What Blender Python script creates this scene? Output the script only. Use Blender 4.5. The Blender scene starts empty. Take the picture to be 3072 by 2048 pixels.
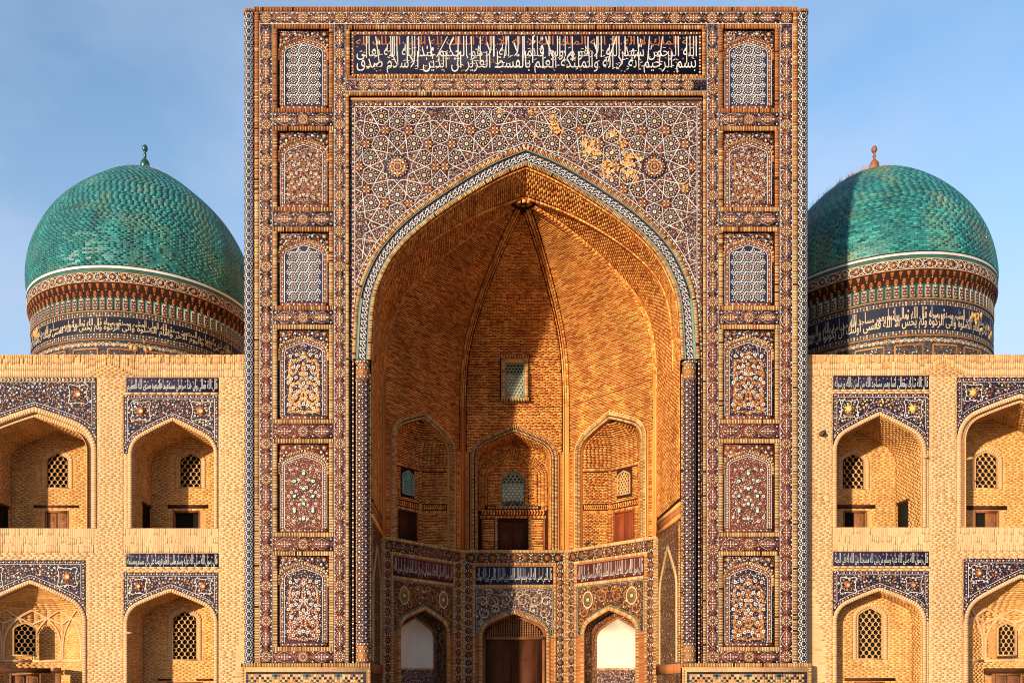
import bpy, math, random
import numpy as np
from mathutils import Matrix, Vector

# ------------------------------------------------------------------ scene, camera, world, sun
random.seed(7)
rng = np.random.default_rng(11)
SC = bpy.context.scene
COL = SC.collection
PI = math.pi

CX, CY, CZ, F = -2.1, -31.2, 1.7, 2650.0      # camera place; focal length in photo pixels (3072 wide)
SUN_AZ, SUN_EL = math.radians(35.5), math.radians(8)
SUN_STRENGTH, SKY_STRENGTH, EXPOSURE = 4.15, 0.15, 1.32

cam = bpy.data.cameras.new('camera')
cam_o = bpy.data.objects.new('camera', cam)
COL.objects.link(cam_o)
cam_o.location = (CX, CY, CZ)
cam_o.rotation_euler = (PI / 2, 0, 0)
cam.sensor_width = 36.0
cam.lens = F / 3072 * 36.0
cam.shift_x = (1536 - 1400) / 3072
cam.shift_y = (2060 - 1024) / 3072
cam.clip_end = 2000
SC.camera = cam_o

W = bpy.data.worlds.new('World')
SC.world = W
W.use_nodes = True
nt = W.node_tree
bg = nt.nodes['Background']
sky = nt.nodes.new('ShaderNodeTexSky')
sky.sky_type = 'NISHITA'
sky.sun_disc = False
sky.sun_elevation = SUN_EL
sky.sun_rotation = PI + SUN_AZ
sky.air_density = 1.0
sky.dust_density = 1.0
sky.ozone_density = 2.2
wtc = nt.nodes.new('ShaderNodeTexCoord'); wmp = nt.nodes.new('ShaderNodeMapping')
wmp.inputs['Rotation'].default_value = (0.3, 0.5, 0.4); wmp.inputs['Scale'].default_value = (1.6, 1.0, 2.6)
wnz = nt.nodes.new('ShaderNodeTexNoise'); wnz.inputs['Scale'].default_value = 1.3; wnz.inputs['Detail'].default_value = 5; wnz.inputs['Roughness'].default_value = 0.55
wmr = nt.nodes.new('ShaderNodeMapRange'); wmr.inputs[1].default_value = 0.38; wmr.inputs[2].default_value = 0.66; wmr.inputs[4].default_value = 0.6
wmx = nt.nodes.new('ShaderNodeMix'); wmx.data_type = 'RGBA'; wmx.inputs[7].default_value = (1.75, 1.95, 2.45, 1)     # thin high cloud
nt.links.new(wtc.outputs['Generated'], wmp.inputs[0]); nt.links.new(wmp.outputs[0], wnz.inputs['Vector']); nt.links.new(wnz.outputs[0], wmr.inputs[0])
wsp = nt.nodes.new('ShaderNodeSeparateXYZ'); nt.links.new(wtc.outputs['Generated'], wsp.inputs[0])
whz = nt.nodes.new('ShaderNodeMapRange'); whz.inputs[1].default_value = 0.55; whz.inputs[2].default_value = 0.1; whz.inputs[3].default_value = 0.0; whz.inputs[4].default_value = 0.5
nt.links.new(wsp.outputs[2], whz.inputs[0])
wad = nt.nodes.new('ShaderNodeMath'); wad.operation = 'ADD'; wad.use_clamp = True
nt.links.new(wmr.outputs[0], wad.inputs[0]); nt.links.new(whz.outputs[0], wad.inputs[1])
nt.links.new(wad.outputs[0], wmx.inputs[0]); nt.links.new(sky.outputs[0], wmx.inputs[6]); nt.links.new(wmx.outputs[2], bg.inputs[0])
bg.inputs[1].default_value = SKY_STRENGTH

sl = bpy.data.lights.new('sun', 'SUN')
sl.energy = SUN_STRENGTH
sl.angle = math.radians(1.3)
sl.color = (1.0, 0.755, 0.49)
so = bpy.data.objects.new('sun', sl)
COL.objects.link(so)
sdir = Vector((-math.sin(SUN_AZ) * math.cos(SUN_EL), -math.cos(SUN_AZ) * math.cos(SUN_EL), math.sin(SUN_EL)))
so.rotation_euler = sdir.to_track_quat('Z', 'Y').to_euler()
so.location = (-30, -40, 40)

SC.view_settings.view_transform = 'Standard'
SC.view_settings.look = 'None'
SC.view_settings.gamma = 1
SC.view_settings.use_curve_mapping = False
SC.view_settings.exposure = EXPOSURE
SC.cycles.filter_width = 1.05

# ------------------------------------------------------------------ materials
MATS = {}

def new_mat(name):
    m = bpy.data.materials.new(name)
    m.use_nodes = True
    MATS[name] = m
    return m, m.node_tree, m.node_tree.nodes['Principled BSDF']

def piece_mat(name, palette, rough=0.85, spec=0.3, stain=0.25, stain_scale=0.6, grain=0.15, grain_scale=60, bump=0.0, patch=None, patch_scale=0.5):
    """colour picked piece by piece (each brick or tile), with weather stains and grain"""
    m, t, b = new_mat(name)
    N, L = t.nodes, t.links
    geo = N.new('ShaderNodeNewGeometry'); oi = N.new('ShaderNodeObjectInfo'); tc = N.new('ShaderNodeTexCoord')
    add = N.new('ShaderNodeMath'); add.operation = 'ADD'
    fr = N.new('ShaderNodeMath'); fr.operation = 'FRACT'
    L.new(geo.outputs['Random Per Island'], add.inputs[0]); L.new(oi.outputs['Random'], add.inputs[1]); L.new(add.outputs[0], fr.inputs[0])
    ramp = N.new('ShaderNodeValToRGB'); cr = ramp.color_ramp
    n = len(palette)
    if n == 1: palette = [palette[0]] * 2; n = 2
    while len(cr.elements) < n: cr.elements.new(0.5)
    for i, c in enumerate(palette):
        cr.elements[i].position = i / max(n - 1, 1); cr.elements[i].color = (*c, 1)
    L.new(fr.outputs[0], ramp.inputs[0])
    col = ramp.outputs[0]
    pos = geo.outputs['Position']
    if patch:
        nz = N.new('ShaderNodeTexNoise'); nz.inputs['Scale'].default_value = patch_scale; nz.inputs['Detail'].default_value = 4
        L.new(pos, nz.inputs['Vector'])
        mr = N.new('ShaderNodeMapRange'); mr.inputs[1].default_value = 0.5; mr.inputs[2].default_value = 0.68
        L.new(nz.outputs[0], mr.inputs[0])
        mx = N.new('ShaderNodeMix'); mx.data_type = 'RGBA'
        L.new(mr.outputs[0], mx.inputs[0]); L.new(col, mx.inputs[6]); mx.inputs[7].default_value = (*patch, 1)
        mul = N.new('ShaderNodeMath'); mul.operation = 'MULTIPLY'; mul.inputs[1].default_value = 0.75
        L.new(mr.outputs[0], mul.inputs[0]); L.new(mul.outputs[0], mx.inputs[0])
        col = mx.outputs[2]
    for sc, amt, det in ((stain_scale, stain, 5), (grain_scale, grain, 2)):
        if amt <= 0: continue
        nz = N.new('ShaderNodeTexNoise'); nz.inputs['Scale'].default_value = sc; nz.inputs['Detail'].default_value = det
        if sc < 3:
            vm = N.new('ShaderNodeVectorMath'); vm.operation = 'MULTIPLY'; vm.inputs[1].default_value = (1.6, 1.6, 0.45); L.new(pos, vm.inputs[0]); L.new(vm.outputs[0], nz.inputs['Vector'])
        else: L.new(pos, nz.inputs['Vector'])
        mr = N.new('ShaderNodeMapRange'); mr.inputs[1].default_value = 0.3; mr.inputs[2].default_value = 0.7
        mr.inputs[3].default_value = 1 - amt; mr.inputs[4].default_value = 1 + amt * 0.6
        L.new(nz.outputs[0], mr.inputs[0])
        mx = N.new('ShaderNodeMix'); mx.data_type = 'RGBA'; mx.blend_type = 'MULTIPLY'; mx.inputs[0].default_value = 1
        L.new(col, mx.inputs[6]); L.new(mr.outputs[0], mx.inputs[7])
        col = mx.outputs[2]
    L.new(col, b.inputs['Base Color'])
    b.inputs['Roughness'].default_value = rough
    b.inputs['Specular IOR Level'].default_value = spec
    return m

def mosaic_mat(name, ground, dots, scale=24, dot_r=0.42, rough=0.6):
    """fine faience too small to build piece by piece: little glazed dots and leaves on a dark ground"""
    m, t, b = new_mat(name)
    N, L = t.nodes, t.links
    geo = N.new('ShaderNodeNewGeometry')
    vo = N.new('ShaderNodeTexVoronoi'); vo.inputs['Scale'].default_value = scale
    L.new(geo.outputs['Position'], vo.inputs['Vector'])
    sep = N.new('ShaderNodeSeparateColor'); L.new(vo.outputs['Color'], sep.inputs[0])
    ramp = N.new('ShaderNodeValToRGB'); ramp.color_ramp.interpolation = 'CONSTANT'
    cr = ramp.color_ramp; n = len(dots)
    while len(cr.elements) < n: cr.elements.new(0.5)
    for i, c in enumerate(dots):
        cr.elements[i].position = i / n; cr.elements[i].color = (*c, 1)
    L.new(sep.outputs[0], ramp.inputs[0])
    lt = N.new('ShaderNodeMath'); lt.operation = 'LESS_THAN'; lt.inputs[1].default_value = dot_r
    L.new(vo.outputs['Distance'], lt.inputs[0])
    mx = N.new('ShaderNodeMix'); mx.data_type = 'RGBA'
    L.new(lt.outputs[0], mx.inputs[0]); mx.inputs[6].default_value = (*ground, 1); L.new(ramp.outputs[0], mx.inputs[7])
    nz = N.new('ShaderNodeTexNoise'); nz.inputs['Scale'].default_value = 1.2; nz.inputs['Detail'].default_value = 5
    L.new(geo.outputs['Position'], nz.inputs['Vector'])
    mr = N.new('ShaderNodeMapRange'); mr.inputs[1].default_value = 0.3; mr.inputs[2].default_value = 0.7; mr.inputs[3].default_value = 0.75; mr.inputs[4].default_value = 1.15
    L.new(nz.outputs[0], mr.inputs[0])
    m2 = N.new('ShaderNodeMix'); m2.data_type = 'RGBA'; m2.blend_type = 'MULTIPLY'; m2.inputs[0].default_value = 1
    L.new(mx.outputs[2], m2.inputs[6]); L.new(mr.outputs[0], m2.inputs[7])
    L.new(m2.outputs[2], b.inputs['Base Color'])
    b.inputs['Roughness'].default_value = rough
    b.inputs['Specular IOR Level'].default_value = 0.08
    return m

NAVY = (0.006, 0.007, 0.022); NAVY2 = (0.012, 0.018, 0.05); CREAM = (0.33, 0.275, 0.185); OCHRE = (0.20, 0.078, 0.020)
RUST = (0.15, 0.032, 0.012); MAROON = (0.05, 0.015, 0.018); TEAL = (0.015, 0.07, 0.075); WHITE = (0.33, 0.345, 0.36)

piece_mat('tan_brick', [(0.4329, 0.2691, 0.149), (0.4612, 0.2939, 0.1662), (0.4782, 0.3101, 0.1773), (0.4499, 0.2834, 0.1588), (0.4386, 0.2678, 0.1446), (0.4896, 0.3237, 0.1877)], 0.9, 0.2, 0.16, 0.5, 0.12, 45)
piece_mat('worn_brick', [(0.3648, 0.1928, 0.0844), (0.4329, 0.2544, 0.1208), (0.4499, 0.2698, 0.1298), (0.3875, 0.2112, 0.0935), (0.4555, 0.279, 0.1358), (0.4329, 0.2544, 0.1177)], 0.9, 0.2, 0.25, 0.9, 0.12, 45)
piece_mat('recess_shade_brick', [(0.3659, 0.181, 0.0648), (0.4806, 0.2668, 0.1011), (0.5188, 0.3021, 0.1202), (0.4136, 0.2114, 0.0743), (0.5379, 0.3173, 0.125), (0.4997, 0.2819, 0.1058)], 0.9, 0.2, 0.25, 0.9, 0.12, 45)  # wing brick again, darker and more orange: niche shade put into the colour
piece_mat('recess_shade_mortar', [(0.3967, 0.2138, 0.0828), (0.4364, 0.2346, 0.0966)], 0.95, 0.1, 0.2, 0.7, 0.3, 14)  # mortar for the same niches, their shade tinted in
piece_mat('tan_mortar', [(0.4032, 0.2375, 0.1125), (0.4256, 0.2562, 0.125)], 0.95, 0.1, 0.2, 0.7, 0.3, 14)
piece_mat('vault_brick', [(0.4095, 0.1473, 0.0339), (0.546, 0.2401, 0.0616), (0.6552, 0.3362, 0.0955), (0.4778, 0.1841, 0.0431), (0.314, 0.0833, 0.02), (0.6006, 0.2881, 0.077)], 0.88, 0.2, 0.3, 0.7, 0.15, 40)
piece_mat('dark_joint', [(0.022, 0.008, 0.005), (0.03, 0.01, 0.006)], 0.95, 0.1, 0.3, 1.0, 0.2, 20)
piece_mat('edging_brick', [(0.30, 0.16, 0.06), (0.40, 0.26, 0.115), (0.45, 0.32, 0.165), (0.35, 0.20, 0.08), (0.24, 0.095, 0.03), (0.47, 0.335, 0.175)], 0.8, 0.3, 0.25, 0.5, 0.12, 50)
piece_mat('red_edging_brick', [(0.23, 0.075, 0.022), (0.30, 0.12, 0.036), (0.18, 0.05, 0.015), (0.35, 0.17, 0.06)], 0.8, 0.3, 0.25, 0.6, 0.12, 50)
piece_mat('navy_glaze', [NAVY, NAVY2, (0.005, 0.006, 0.016)], 0.6, 0.10, 0.3, 1.5, 0, 0)
piece_mat('white_glaze', [WHITE, (0.32, 0.32, 0.32), (0.43, 0.44, 0.45)], 0.55, 0.22, 0.15, 1.5, 0, 0)
piece_mat('cream_glaze', [CREAM, (0.36, 0.31, 0.22), (0.28, 0.215, 0.13)], 0.55, 0.22, 0.2, 1.5, 0, 0)
piece_mat('ochre_glaze', [OCHRE, (0.24, 0.11, 0.03), (0.16, 0.055, 0.016)], 0.55, 0.22, 0.25, 1.5, 0, 0)
piece_mat('rust_glaze', [RUST, (0.19, 0.045, 0.014), (0.11, 0.022, 0.012)], 0.55, 0.22, 0.25, 1.5, 0, 0)
piece_mat('maroon_glaze', [MAROON, (0.08, 0.02, 0.018), (0.05, 0.014, 0.022)], 0.6, 0.1, 0.3, 1.5, 0, 0)
piece_mat('teal_glaze', [TEAL, (0.02, 0.075, 0.072), (0.014, 0.05, 0.056)], 0.55, 0.22, 0.3, 1.5, 0, 0)
piece_mat('pale_teal_glaze', [(0.09, 0.165, 0.15), (0.12, 0.19, 0.165), (0.06, 0.13, 0.125)], 0.55, 0.22, 0.3, 2.5, 0, 0)
piece_mat('yellow_glaze', [(0.62, 0.38, 0.06), (0.55, 0.3, 0.05)], 0.55, 0.22, 0.2, 1.5, 0, 0)
piece_mat('terracotta', [(0.24, 0.085, 0.028), (0.29, 0.11, 0.036), (0.19, 0.06, 0.022)], 0.85, 0.2, 0.3, 1.2, 0.2, 30)
piece_mat('bare_plaster', [(0.42, 0.25, 0.10), (0.36, 0.20, 0.075), (0.46, 0.29, 0.12)], 0.95, 0.1, 0.25, 3, 0.2, 25)
piece_mat('bracket_clay', [(0.17, 0.055, 0.018), (0.22, 0.075, 0.025), (0.12, 0.035, 0.014)], 0.85, 0.2, 0.3, 1.2, 0.2, 30)
piece_mat('white_plaster', [(0.47, 0.43, 0.375), (0.48, 0.44, 0.385)], 0.9, 0.2, 0.16, 1.1, 0.05, 30)
DT = [(0.003, 0.08, 0.098), (0.003, 0.10, 0.12), (0.004, 0.122, 0.14), (0.005, 0.14, 0.155), (0.002, 0.068, 0.096), (0.008, 0.165, 0.175), (0.004, 0.112, 0.13), (0.02, 0.19, 0.19)]
piece_mat('dome_glaze', DT, 0.52, 0.4, 0.4, 0.9, 0.1, 25, patch=(0.06, 0.15, 0.115), patch_scale=0.75)
piece_mat('dome_glaze_right', DT + [(0.015, 0.22, 0.225), (0.002, 0.05, 0.065)], 0.52, 0.4, 0.4, 0.7, 0.1, 25, patch=(0.09, 0.15, 0.085), patch_scale=0.6)
piece_mat('dome_joint', [(0.006, 0.045, 0.045), (0.012, 0.042, 0.04)], 0.9, 0.2, 0.3, 1.0, 0.2, 20)
piece_mat('finial_green', [(0.004, 0.05, 0.045)], 0.3, 0.5, 0.2, 3, 0, 0)
piece_mat('finial_rust', [(0.15, 0.05, 0.02)], 0.6, 0.4, 0.35, 4, 0.1, 30)
piece_mat('dark_wood', [(0.045, 0.014, 0.006), (0.06, 0.019, 0.008)], 0.7, 0.12, 0.4, 2.0, 0.3, 35)
piece_mat('red_wood', [(0.14, 0.028, 0.008), (0.17, 0.038, 0.012)], 0.65, 0.15, 0.3, 2.0, 0.25, 35)
piece_mat('old_wood', [(0.14, 0.055, 0.02), (0.17, 0.07, 0.027)], 0.7, 0.3, 0.35, 3, 0.3, 35)
piece_mat('grille_tan', [(0.36, 0.215, 0.095)], 0.85, 0.2, 0.2, 2, 0.1, 30)
piece_mat('grille_green', [(0.16, 0.2, 0.15)], 0.7, 0.3, 0.25, 3, 0.1, 30)
piece_mat('grille_blue', [(0.14, 0.27, 0.27)], 0.7, 0.3, 0.25, 3, 0.1, 30)
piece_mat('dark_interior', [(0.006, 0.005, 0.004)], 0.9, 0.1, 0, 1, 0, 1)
piece_mat('milky_glass', [(0.7, 0.72, 0.7)], 0.3, 0.5, 0.15, 2, 0, 1)
piece_mat('black_metal', [(0.015, 0.014, 0.013)], 0.5, 0.4, 0.2, 5, 0, 1)
piece_mat('pigeon_grey', [(0.035, 0.036, 0.042)], 0.7, 0.3, 0.4, 12, 0, 1)
piece_mat('dry_grass', [(0.22, 0.13, 0.05), (0.3, 0.19, 0.08), (0.16, 0.1, 0.05)], 0.9, 0.1, 0, 1, 0, 1)
piece_mat('paving', [(0.34, 0.25, 0.16), (0.37, 0.28, 0.18)], 0.9, 0.2, 0.25, 0.3, 0.15, 12)
mosaic_mat('faience_ground', NAVY, [OCHRE, (0.1, 0.1, 0.13), NAVY2, RUST, MAROON, OCHRE, WHITE, NAVY2, OCHRE, (0.12, 0.1, 0.1)], 30, 0.5)
mosaic_mat('faience_wing', NAVY, [NAVY2, OCHRE, NAVY2, (0.12, 0.07, 0.05), NAVY2, WHITE, NAVY2, RUST], 26, 0.45)
mosaic_mat('faience_rust', (0.03, 0.014, 0.03), [RUST, MAROON, OCHRE, RUST, MAROON, OCHRE, CREAM], 26, 0.5)
mosaic_mat('faience_navy', NAVY, [OCHRE, OCHRE, NAVY2, (0.16, 0.09, 0.05), OCHRE, WHITE, NAVY2, (0.2, 0.1, 0.05), WHITE, RUST], 28, 0.5)
mosaic_mat('faience_brown', (0.035, 0.014, 0.01), [(0.17, 0.065, 0.015), (0.12, 0.04, 0.012), (0.17, 0.065, 0.015), NAVY2, (0.2, 0.08, 0.02), CREAM], 22, 0.46)
mosaic_mat('faience_maroon', (0.05, 0.018, 0.03), [MAROON, RUST, OCHRE, CREAM, MAROON, OCHRE, RUST], 34, 0.5)
mosaic_mat('faience_drum', (0.02, 0.028, 0.04), [NAVY2, OCHRE, TEAL, MAROON, NAVY2, OCHRE], 22, 0.45)

# ------------------------------------------------------------------ mesh building
class Acc:
    """collects faces in world space and becomes ONE mesh object"""
    def __init__(s): s.v = []; s.n = 0; s.f = []; s.mats = []
    def mi(s, m):
        if m not in s.mats: s.mats.append(m)
        return s.mats.index(m)
    def add(s, V, faces, mat):
        V = np.asarray(V, float).reshape(-1, 3)
        i = s.mi(mat)
        for f in (faces if isinstance(faces, list) and isinstance(faces[0], np.ndarray) and faces[0].ndim == 2 else [faces]):
            f = np.asarray(f, int)
            if f.size: s.f.append((f + s.n, i))
        s.v.append(V); s.n += len(V)
    def mesh(s, name, base=(0, 0, 0)):
        me = bpy.data.meshes.new(name)
        V = np.concatenate(s.v) - np.asarray(base, float)
        me.vertices.add(len(V)); me.vertices.foreach_set('co', V.astype(np.float32).ravel())
        li = np.concatenate([f.ravel() for f, _ in s.f])
        lt = np.concatenate([np.full(f.shape[0], f.shape[1]) for f, _ in s.f])
        mi = np.concatenate([np.full(f.shape[0], i) for f, i in s.f])
        me.loops.add(len(li)); me.loops.foreach_set('vertex_index', li.astype(np.int32))
        me.polygons.add(len(lt))
        ls = np.concatenate([[0], np.cumsum(lt)[:-1]])
        me.polygons.foreach_set('loop_start', ls.astype(np.int32))
        for m in s.mats: me.materials.append(MATS[m])
        me.polygons.foreach_set('material_index', mi.astype(np.int32))
        me.update(calc_edges=True)
        return me
    def build(s, name, parent=None, stuff=False, label=None):
        if not s.f: return None
        base = parent['_base'] if parent is not None and '_base' in parent else (0, 0, 0)
        o = bpy.data.objects.new(name, s.mesh(name, base))
        COL.objects.link(o)
        if parent is not None: o.parent = parent; o['_base'] = list(base)
        if stuff: o['kind'] = 'stuff'
        if label: o['label'] = label
        return o

def thing(name, label, cat, loc, group=None):
    o = bpy.data.objects.new(name, None); COL.objects.link(o)
    o.empty_display_size = 0.5
    o.location = loc; o['label'] = label; o['category'] = cat; o['_base'] = list(loc)
    if group: o['group'] = group
    return o

class Plane:
    """vertical wall: u along the wall, v = height, w out of the wall towards the viewer's side"""
    def __init__(s, o, u):
        l = math.hypot(*u); s.o = o; s.u = (u[0] / l, u[1] / l); s.nn = (s.u[1], -s.u[0])
    def p(s, U, V, W_):
        U, V, W_ = np.broadcast_arrays(np.asarray(U, float), np.asarray(V, float), np.asarray(W_, float))
        return np.stack([s.o[0] + U * s.u[0] + W_ * s.nn[0], s.o[1] + U * s.u[1] + W_ * s.nn[1], V], -1)

class Cyl:
    """round wall of a drum or column; u = arc length to the right of the front line"""
    def __init__(s, c, R): s.c = c; s.R = R
    def p(s, U, V, W_):
        U, V, W_ = np.broadcast_arrays(np.asarray(U, float), np.asarray(V, float), np.asarray(W_, float))
        a = U / s.R
        return np.stack([s.c[0] + (s.R + W_) * np.sin(a), s.c[1] - (s.R + W_) * np.cos(a), V], -1)

class Ruled:
    """surface swept between two curves (N x 3); u across, centred; v = arc length up the middle"""
    def __init__(s, A, B, ref):
        s.A = np.asarray(A, float); s.B = np.asarray(B, float)
        M = (s.A + s.B) / 2
        s.s = np.concatenate([[0], np.cumsum(np.linalg.norm(np.diff(M, axis=0), axis=1))])
        s.wd = np.linalg.norm(s.B - s.A, axis=1); s.L = s.s[-1]; s.ref = np.asarray(ref, float)
    def width(s, v): return float(np.interp(v, s.s, s.wd))
    def zmid(s, v): return float(np.interp(v, s.s, (s.A[:, 2] + s.B[:, 2]) / 2))
    def _q(s, U, V):
        a = np.stack([np.interp(V, s.s, s.A[:, k]) for k in range(3)], -1)
        b = np.stack([np.interp(V, s.s, s.B[:, k]) for k in range(3)], -1)
        w = np.maximum(np.interp(V, s.s, s.wd), 1e-4)
        t = (U / w + 0.5)[..., None]
        return a + (b - a) * t, b - a
    def p(s, U, V, W_):
        U, V, W_ = np.broadcast_arrays(np.asarray(U, float), np.asarray(V, float), np.asarray(W_, float))
        q, du = s._q(U, V)
        q1, _ = s._q(U, np.minimum(V + 0.05, s.L)); q0, _ = s._q(U, np.maximum(V - 0.05, 0))
        n = np.cross(du, q1 - q0)
        n /= np.maximum(np.linalg.norm(n, axis=-1, keepdims=True), 1e-9)
        sg = np.sign(((s.ref - q) * n).sum(-1, keepdims=True)); sg[sg == 0] = 1
        return q + n * sg * W_[..., None]

class Apse:
    """hollow polygonal niche in wall S: facets between plan angles, straight to zs, closing to a point at za"""
    def __init__(s, S, cu, a, zs, za, w0, ds=1.0, angs=(-90, -30, 30, 90)):
        s.S, s.cu, s.a, s.zs, s.za, s.w0, s.ds = S, cu, a, zs, za, w0, ds
        A = arch_pts(0, a, zs, za, 40); A = A[len(A) // 2:][::-1]; s.az, s.ar = A[:, 1], A[:, 0]
        s.ang = np.radians(np.array(angs, float))
    def r(s, V):
        return np.maximum(np.interp(V, s.az, s.ar), 1e-3)
    def p(s, U, V, W_):
        U, V, W_ = np.broadcast_arrays(np.asarray(U, float), np.asarray(V, float), np.asarray(W_, float))
        ph = np.clip(U / s.a, -PI / 2, PI / 2)
        x = np.interp(ph, s.ang, np.sin(s.ang)); y = np.interp(ph, s.ang, np.cos(s.ang))
        r = np.maximum(s.r(V) - W_, 0.0)
        return s.S.p(s.cu + r * x, V - 0.3 * W_ * (V > s.zs), s.w0 - r * y * s.ds)

def grid(S, acc, us, vs, w, mat):
    """sheet following surface S over the mesh us x vs"""
    us = np.asarray(us, float); vs = np.asarray(vs, float)
    U, V = np.meshgrid(us, vs)
    P = S.p(U, V, w).reshape(-1, 3)
    n, m = len(us), len(vs)
    i = np.arange(n - 1)[None] + n * np.arange(m - 1)[:, None]
    q = np.stack([i, i + 1, i + 1 + n, i + n], -1).reshape(-1, 4)
    acc.add(P, q, mat)

def slab(S, acc, u0, u1, v0, v1, w0, w1, mat):
    """one block standing out of surface S from w0 to w1"""
    quads(S, acc, np.array([[[u0, v0], [u1, v0], [u1, v1], [u0, v1]]]), w0, w1, mat)

BOXF = np.array([[0, 1, 2, 3], [0, 4, 5, 1], [1, 5, 6, 2], [2, 6, 7, 3], [3, 7, 4, 0]])

def corners(S, Q, w0, w1):
    Q = np.asarray(Q, float); n = len(Q)
    w1 = np.broadcast_to(np.asarray(w1, float).reshape(-1, 1), (n, 4)); w0 = np.broadcast_to(np.asarray(w0, float).reshape(-1, 1), (n, 4))
    return np.concatenate([S.p(Q[..., 0], Q[..., 1], w1), S.p(Q[..., 0], Q[..., 1], w0)], 1)

def quads(S, acc, Q, w0, w1, mat):
    """blocks whose faces are the uv quads Q (n,4,2)"""
    if len(Q) == 0: return
    C8 = corners(S, Q, w0, w1); n = len(C8)
    f = (BOXF[None] + 8 * np.arange(n)[:, None, None]).reshape(-1, 4)
    acc.add(C8.reshape(-1, 3), f, mat)

UNIT = {}
def unit_box(name, mat):
    k = (name, mat)
    if k not in UNIT:
        me = bpy.data.meshes.new(name)
        v = [(-.5, -.5, .5), (.5, -.5, .5), (.5, .5, .5), (-.5, .5, .5), (-.5, -.5, -.5), (.5, -.5, -.5), (.5, .5, -.5), (-.5, .5, -.5)]
        me.from_pydata(v, [], BOXF.tolist()); me.materials.append(MATS[mat])
        UNIT[k] = me
    return UNIT[k]

class Pieces:
    """bricks or tiles: the 300 that show largest become objects of their own, the rest one part"""
    def __init__(s): s.c = []; s.m = []
    def add(s, S, Q, w0, w1, mat):
        if len(Q) == 0: return
        s.c.append(corners(S, Q, w0, w1)); s.m += [mat] * len(Q)
    def build(s, name, parent, n_single=300, many=None):
        C8 = np.concatenate(s.c); m = np.array(s.m)
        fr = C8[:, :4]
        d = fr.mean(1) - np.array([CX, CY, CZ])
        area = np.linalg.norm(np.cross(fr[:, 1] - fr[:, 0], fr[:, 3] - fr[:, 0]), axis=1)
        px = F * d[:, 0] / d[:, 1] + 1400; py = 2060 - F * d[:, 2] / d[:, 1]
        vis = (px > 5) & (px < 3067) & (py > 5) & (py < 2043)
        score = np.where(vis, area / (d ** 2).sum(1), 0) * (1 + 0.002 * rng.random(len(C8)))
        order = np.argsort(-score)[:n_single]
        rest = np.ones(len(C8), bool); rest[order] = False
        base = np.array(parent['_base'])
        for i in order:
            c = C8[i]
            ax = (c[1] + c[2] - c[0] - c[3]) / 2; ay = (c[3] + c[2] - c[0] - c[1]) / 2; az = c[:4].mean(0) - c[4:].mean(0)
            lx, ly, lz = np.linalg.norm(ax), np.linalg.norm(ay), max(np.linalg.norm(az), 1e-4)
            ex = ax / lx; ez = np.cross(ex, ay / ly); ez /= np.linalg.norm(ez); ey = np.cross(ez, ex)
            if np.dot(ez, az) < 0: ez = -ez; ey = -ey; ly = ly
            ctr = c.mean(0) - base
            M = Matrix(((ex[0] * lx, ey[0] * ly, ez[0] * lz, ctr[0]), (ex[1] * lx, ey[1] * ly, ez[1] * lz, ctr[1]), (ex[2] * lx, ey[2] * ly, ez[2] * lz, ctr[2]), (0, 0, 0, 1)))
            o = bpy.data.objects.new(name, unit_box(name, str(m[i])))
            COL.objects.link(o); o.parent = parent; o.matrix_local = M
        acc = Acc()
        for mat in sorted(set(m.tolist())):
            k = rest & (m == mat); n = int(k.sum())
            if n: acc.add(C8[k].reshape(-1, 3), (BOXF[None] + 8 * np.arange(n)[:, None, None]).reshape(-1, 4), mat)
        return acc.build(many or name + 's', parent, stuff=True)

def cut(ivals, a, b):
    out = []
    for x, y in ivals:
        if b <= x or a >= y: out.append((x, y))
        else:
            if a > x: out.append((x, a))
            if b < y: out.append((b, y))
    return out

def rows(v0, v1, ivals, bw=0.255, pitch=0.068, jv=0.014, ju=0.012, jit=0.004, bond=0.5):
    """running-bond courses between heights v0 and v1; ivals(v) gives the free spans of a course"""
    Q = []
    n = max(1, int(round((v1 - v0) / pitch))); p = (v1 - v0) / n
    for i in range(n):
        a = v0 + i * p + jv / 2; b = v0 + (i + 1) * p - jv / 2
        iv = ivals((a + b) / 2)
        off = (i * bond % 1.0 + random.uniform(-.16, .16)) * bw
        for x0, x1 in iv:
            if x1 - x0 < 0.03: continue
            k = math.floor((x0 - off) / bw)
            while True:
                l = off + k * bw; r = l + bw; k += 1
                if l >= x1: break
                l2 = max(l + ju / 2, x0); r2 = min(r - ju / 2, x1)
                if r2 - l2 < 0.03: continue
                j = random.uniform(-jit, jit)
                Q.append(((l2, a + j), (r2, a + j + random.uniform(-.003, .003)), (r2, b + j), (l2, b + j)))
    return np.array(Q) if Q else np.zeros((0, 4, 2))

def rects_minus(rect, holes):
    """split rect into sub-rectangles free of the hole rectangles"""
    u0, u1, v0, v1 = rect
    vs = sorted({v0, v1} | {min(max(h[k], v0), v1) for h in holes for k in (2, 3)})
    out = []
    for a, b in zip(vs, vs[1:]):
        if b - a < 1e-6: continue
        iv = [(u0, u1)]
        for h in holes:
            if h[2] < (a + b) / 2 < h[3]: iv = cut(iv, h[0], h[1])
        out += [(x, y, a, b) for x, y in iv]
    return out

def sheet(S, acc, rect, holes, w, mat):
    for u0, u1, v0, v1 in rects_minus(rect, holes):
        acc.add(S.p([u0, u1, u1, u0], [v0, v0, v1, v1], w), [[0, 1, 2, 3]], mat)

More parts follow.
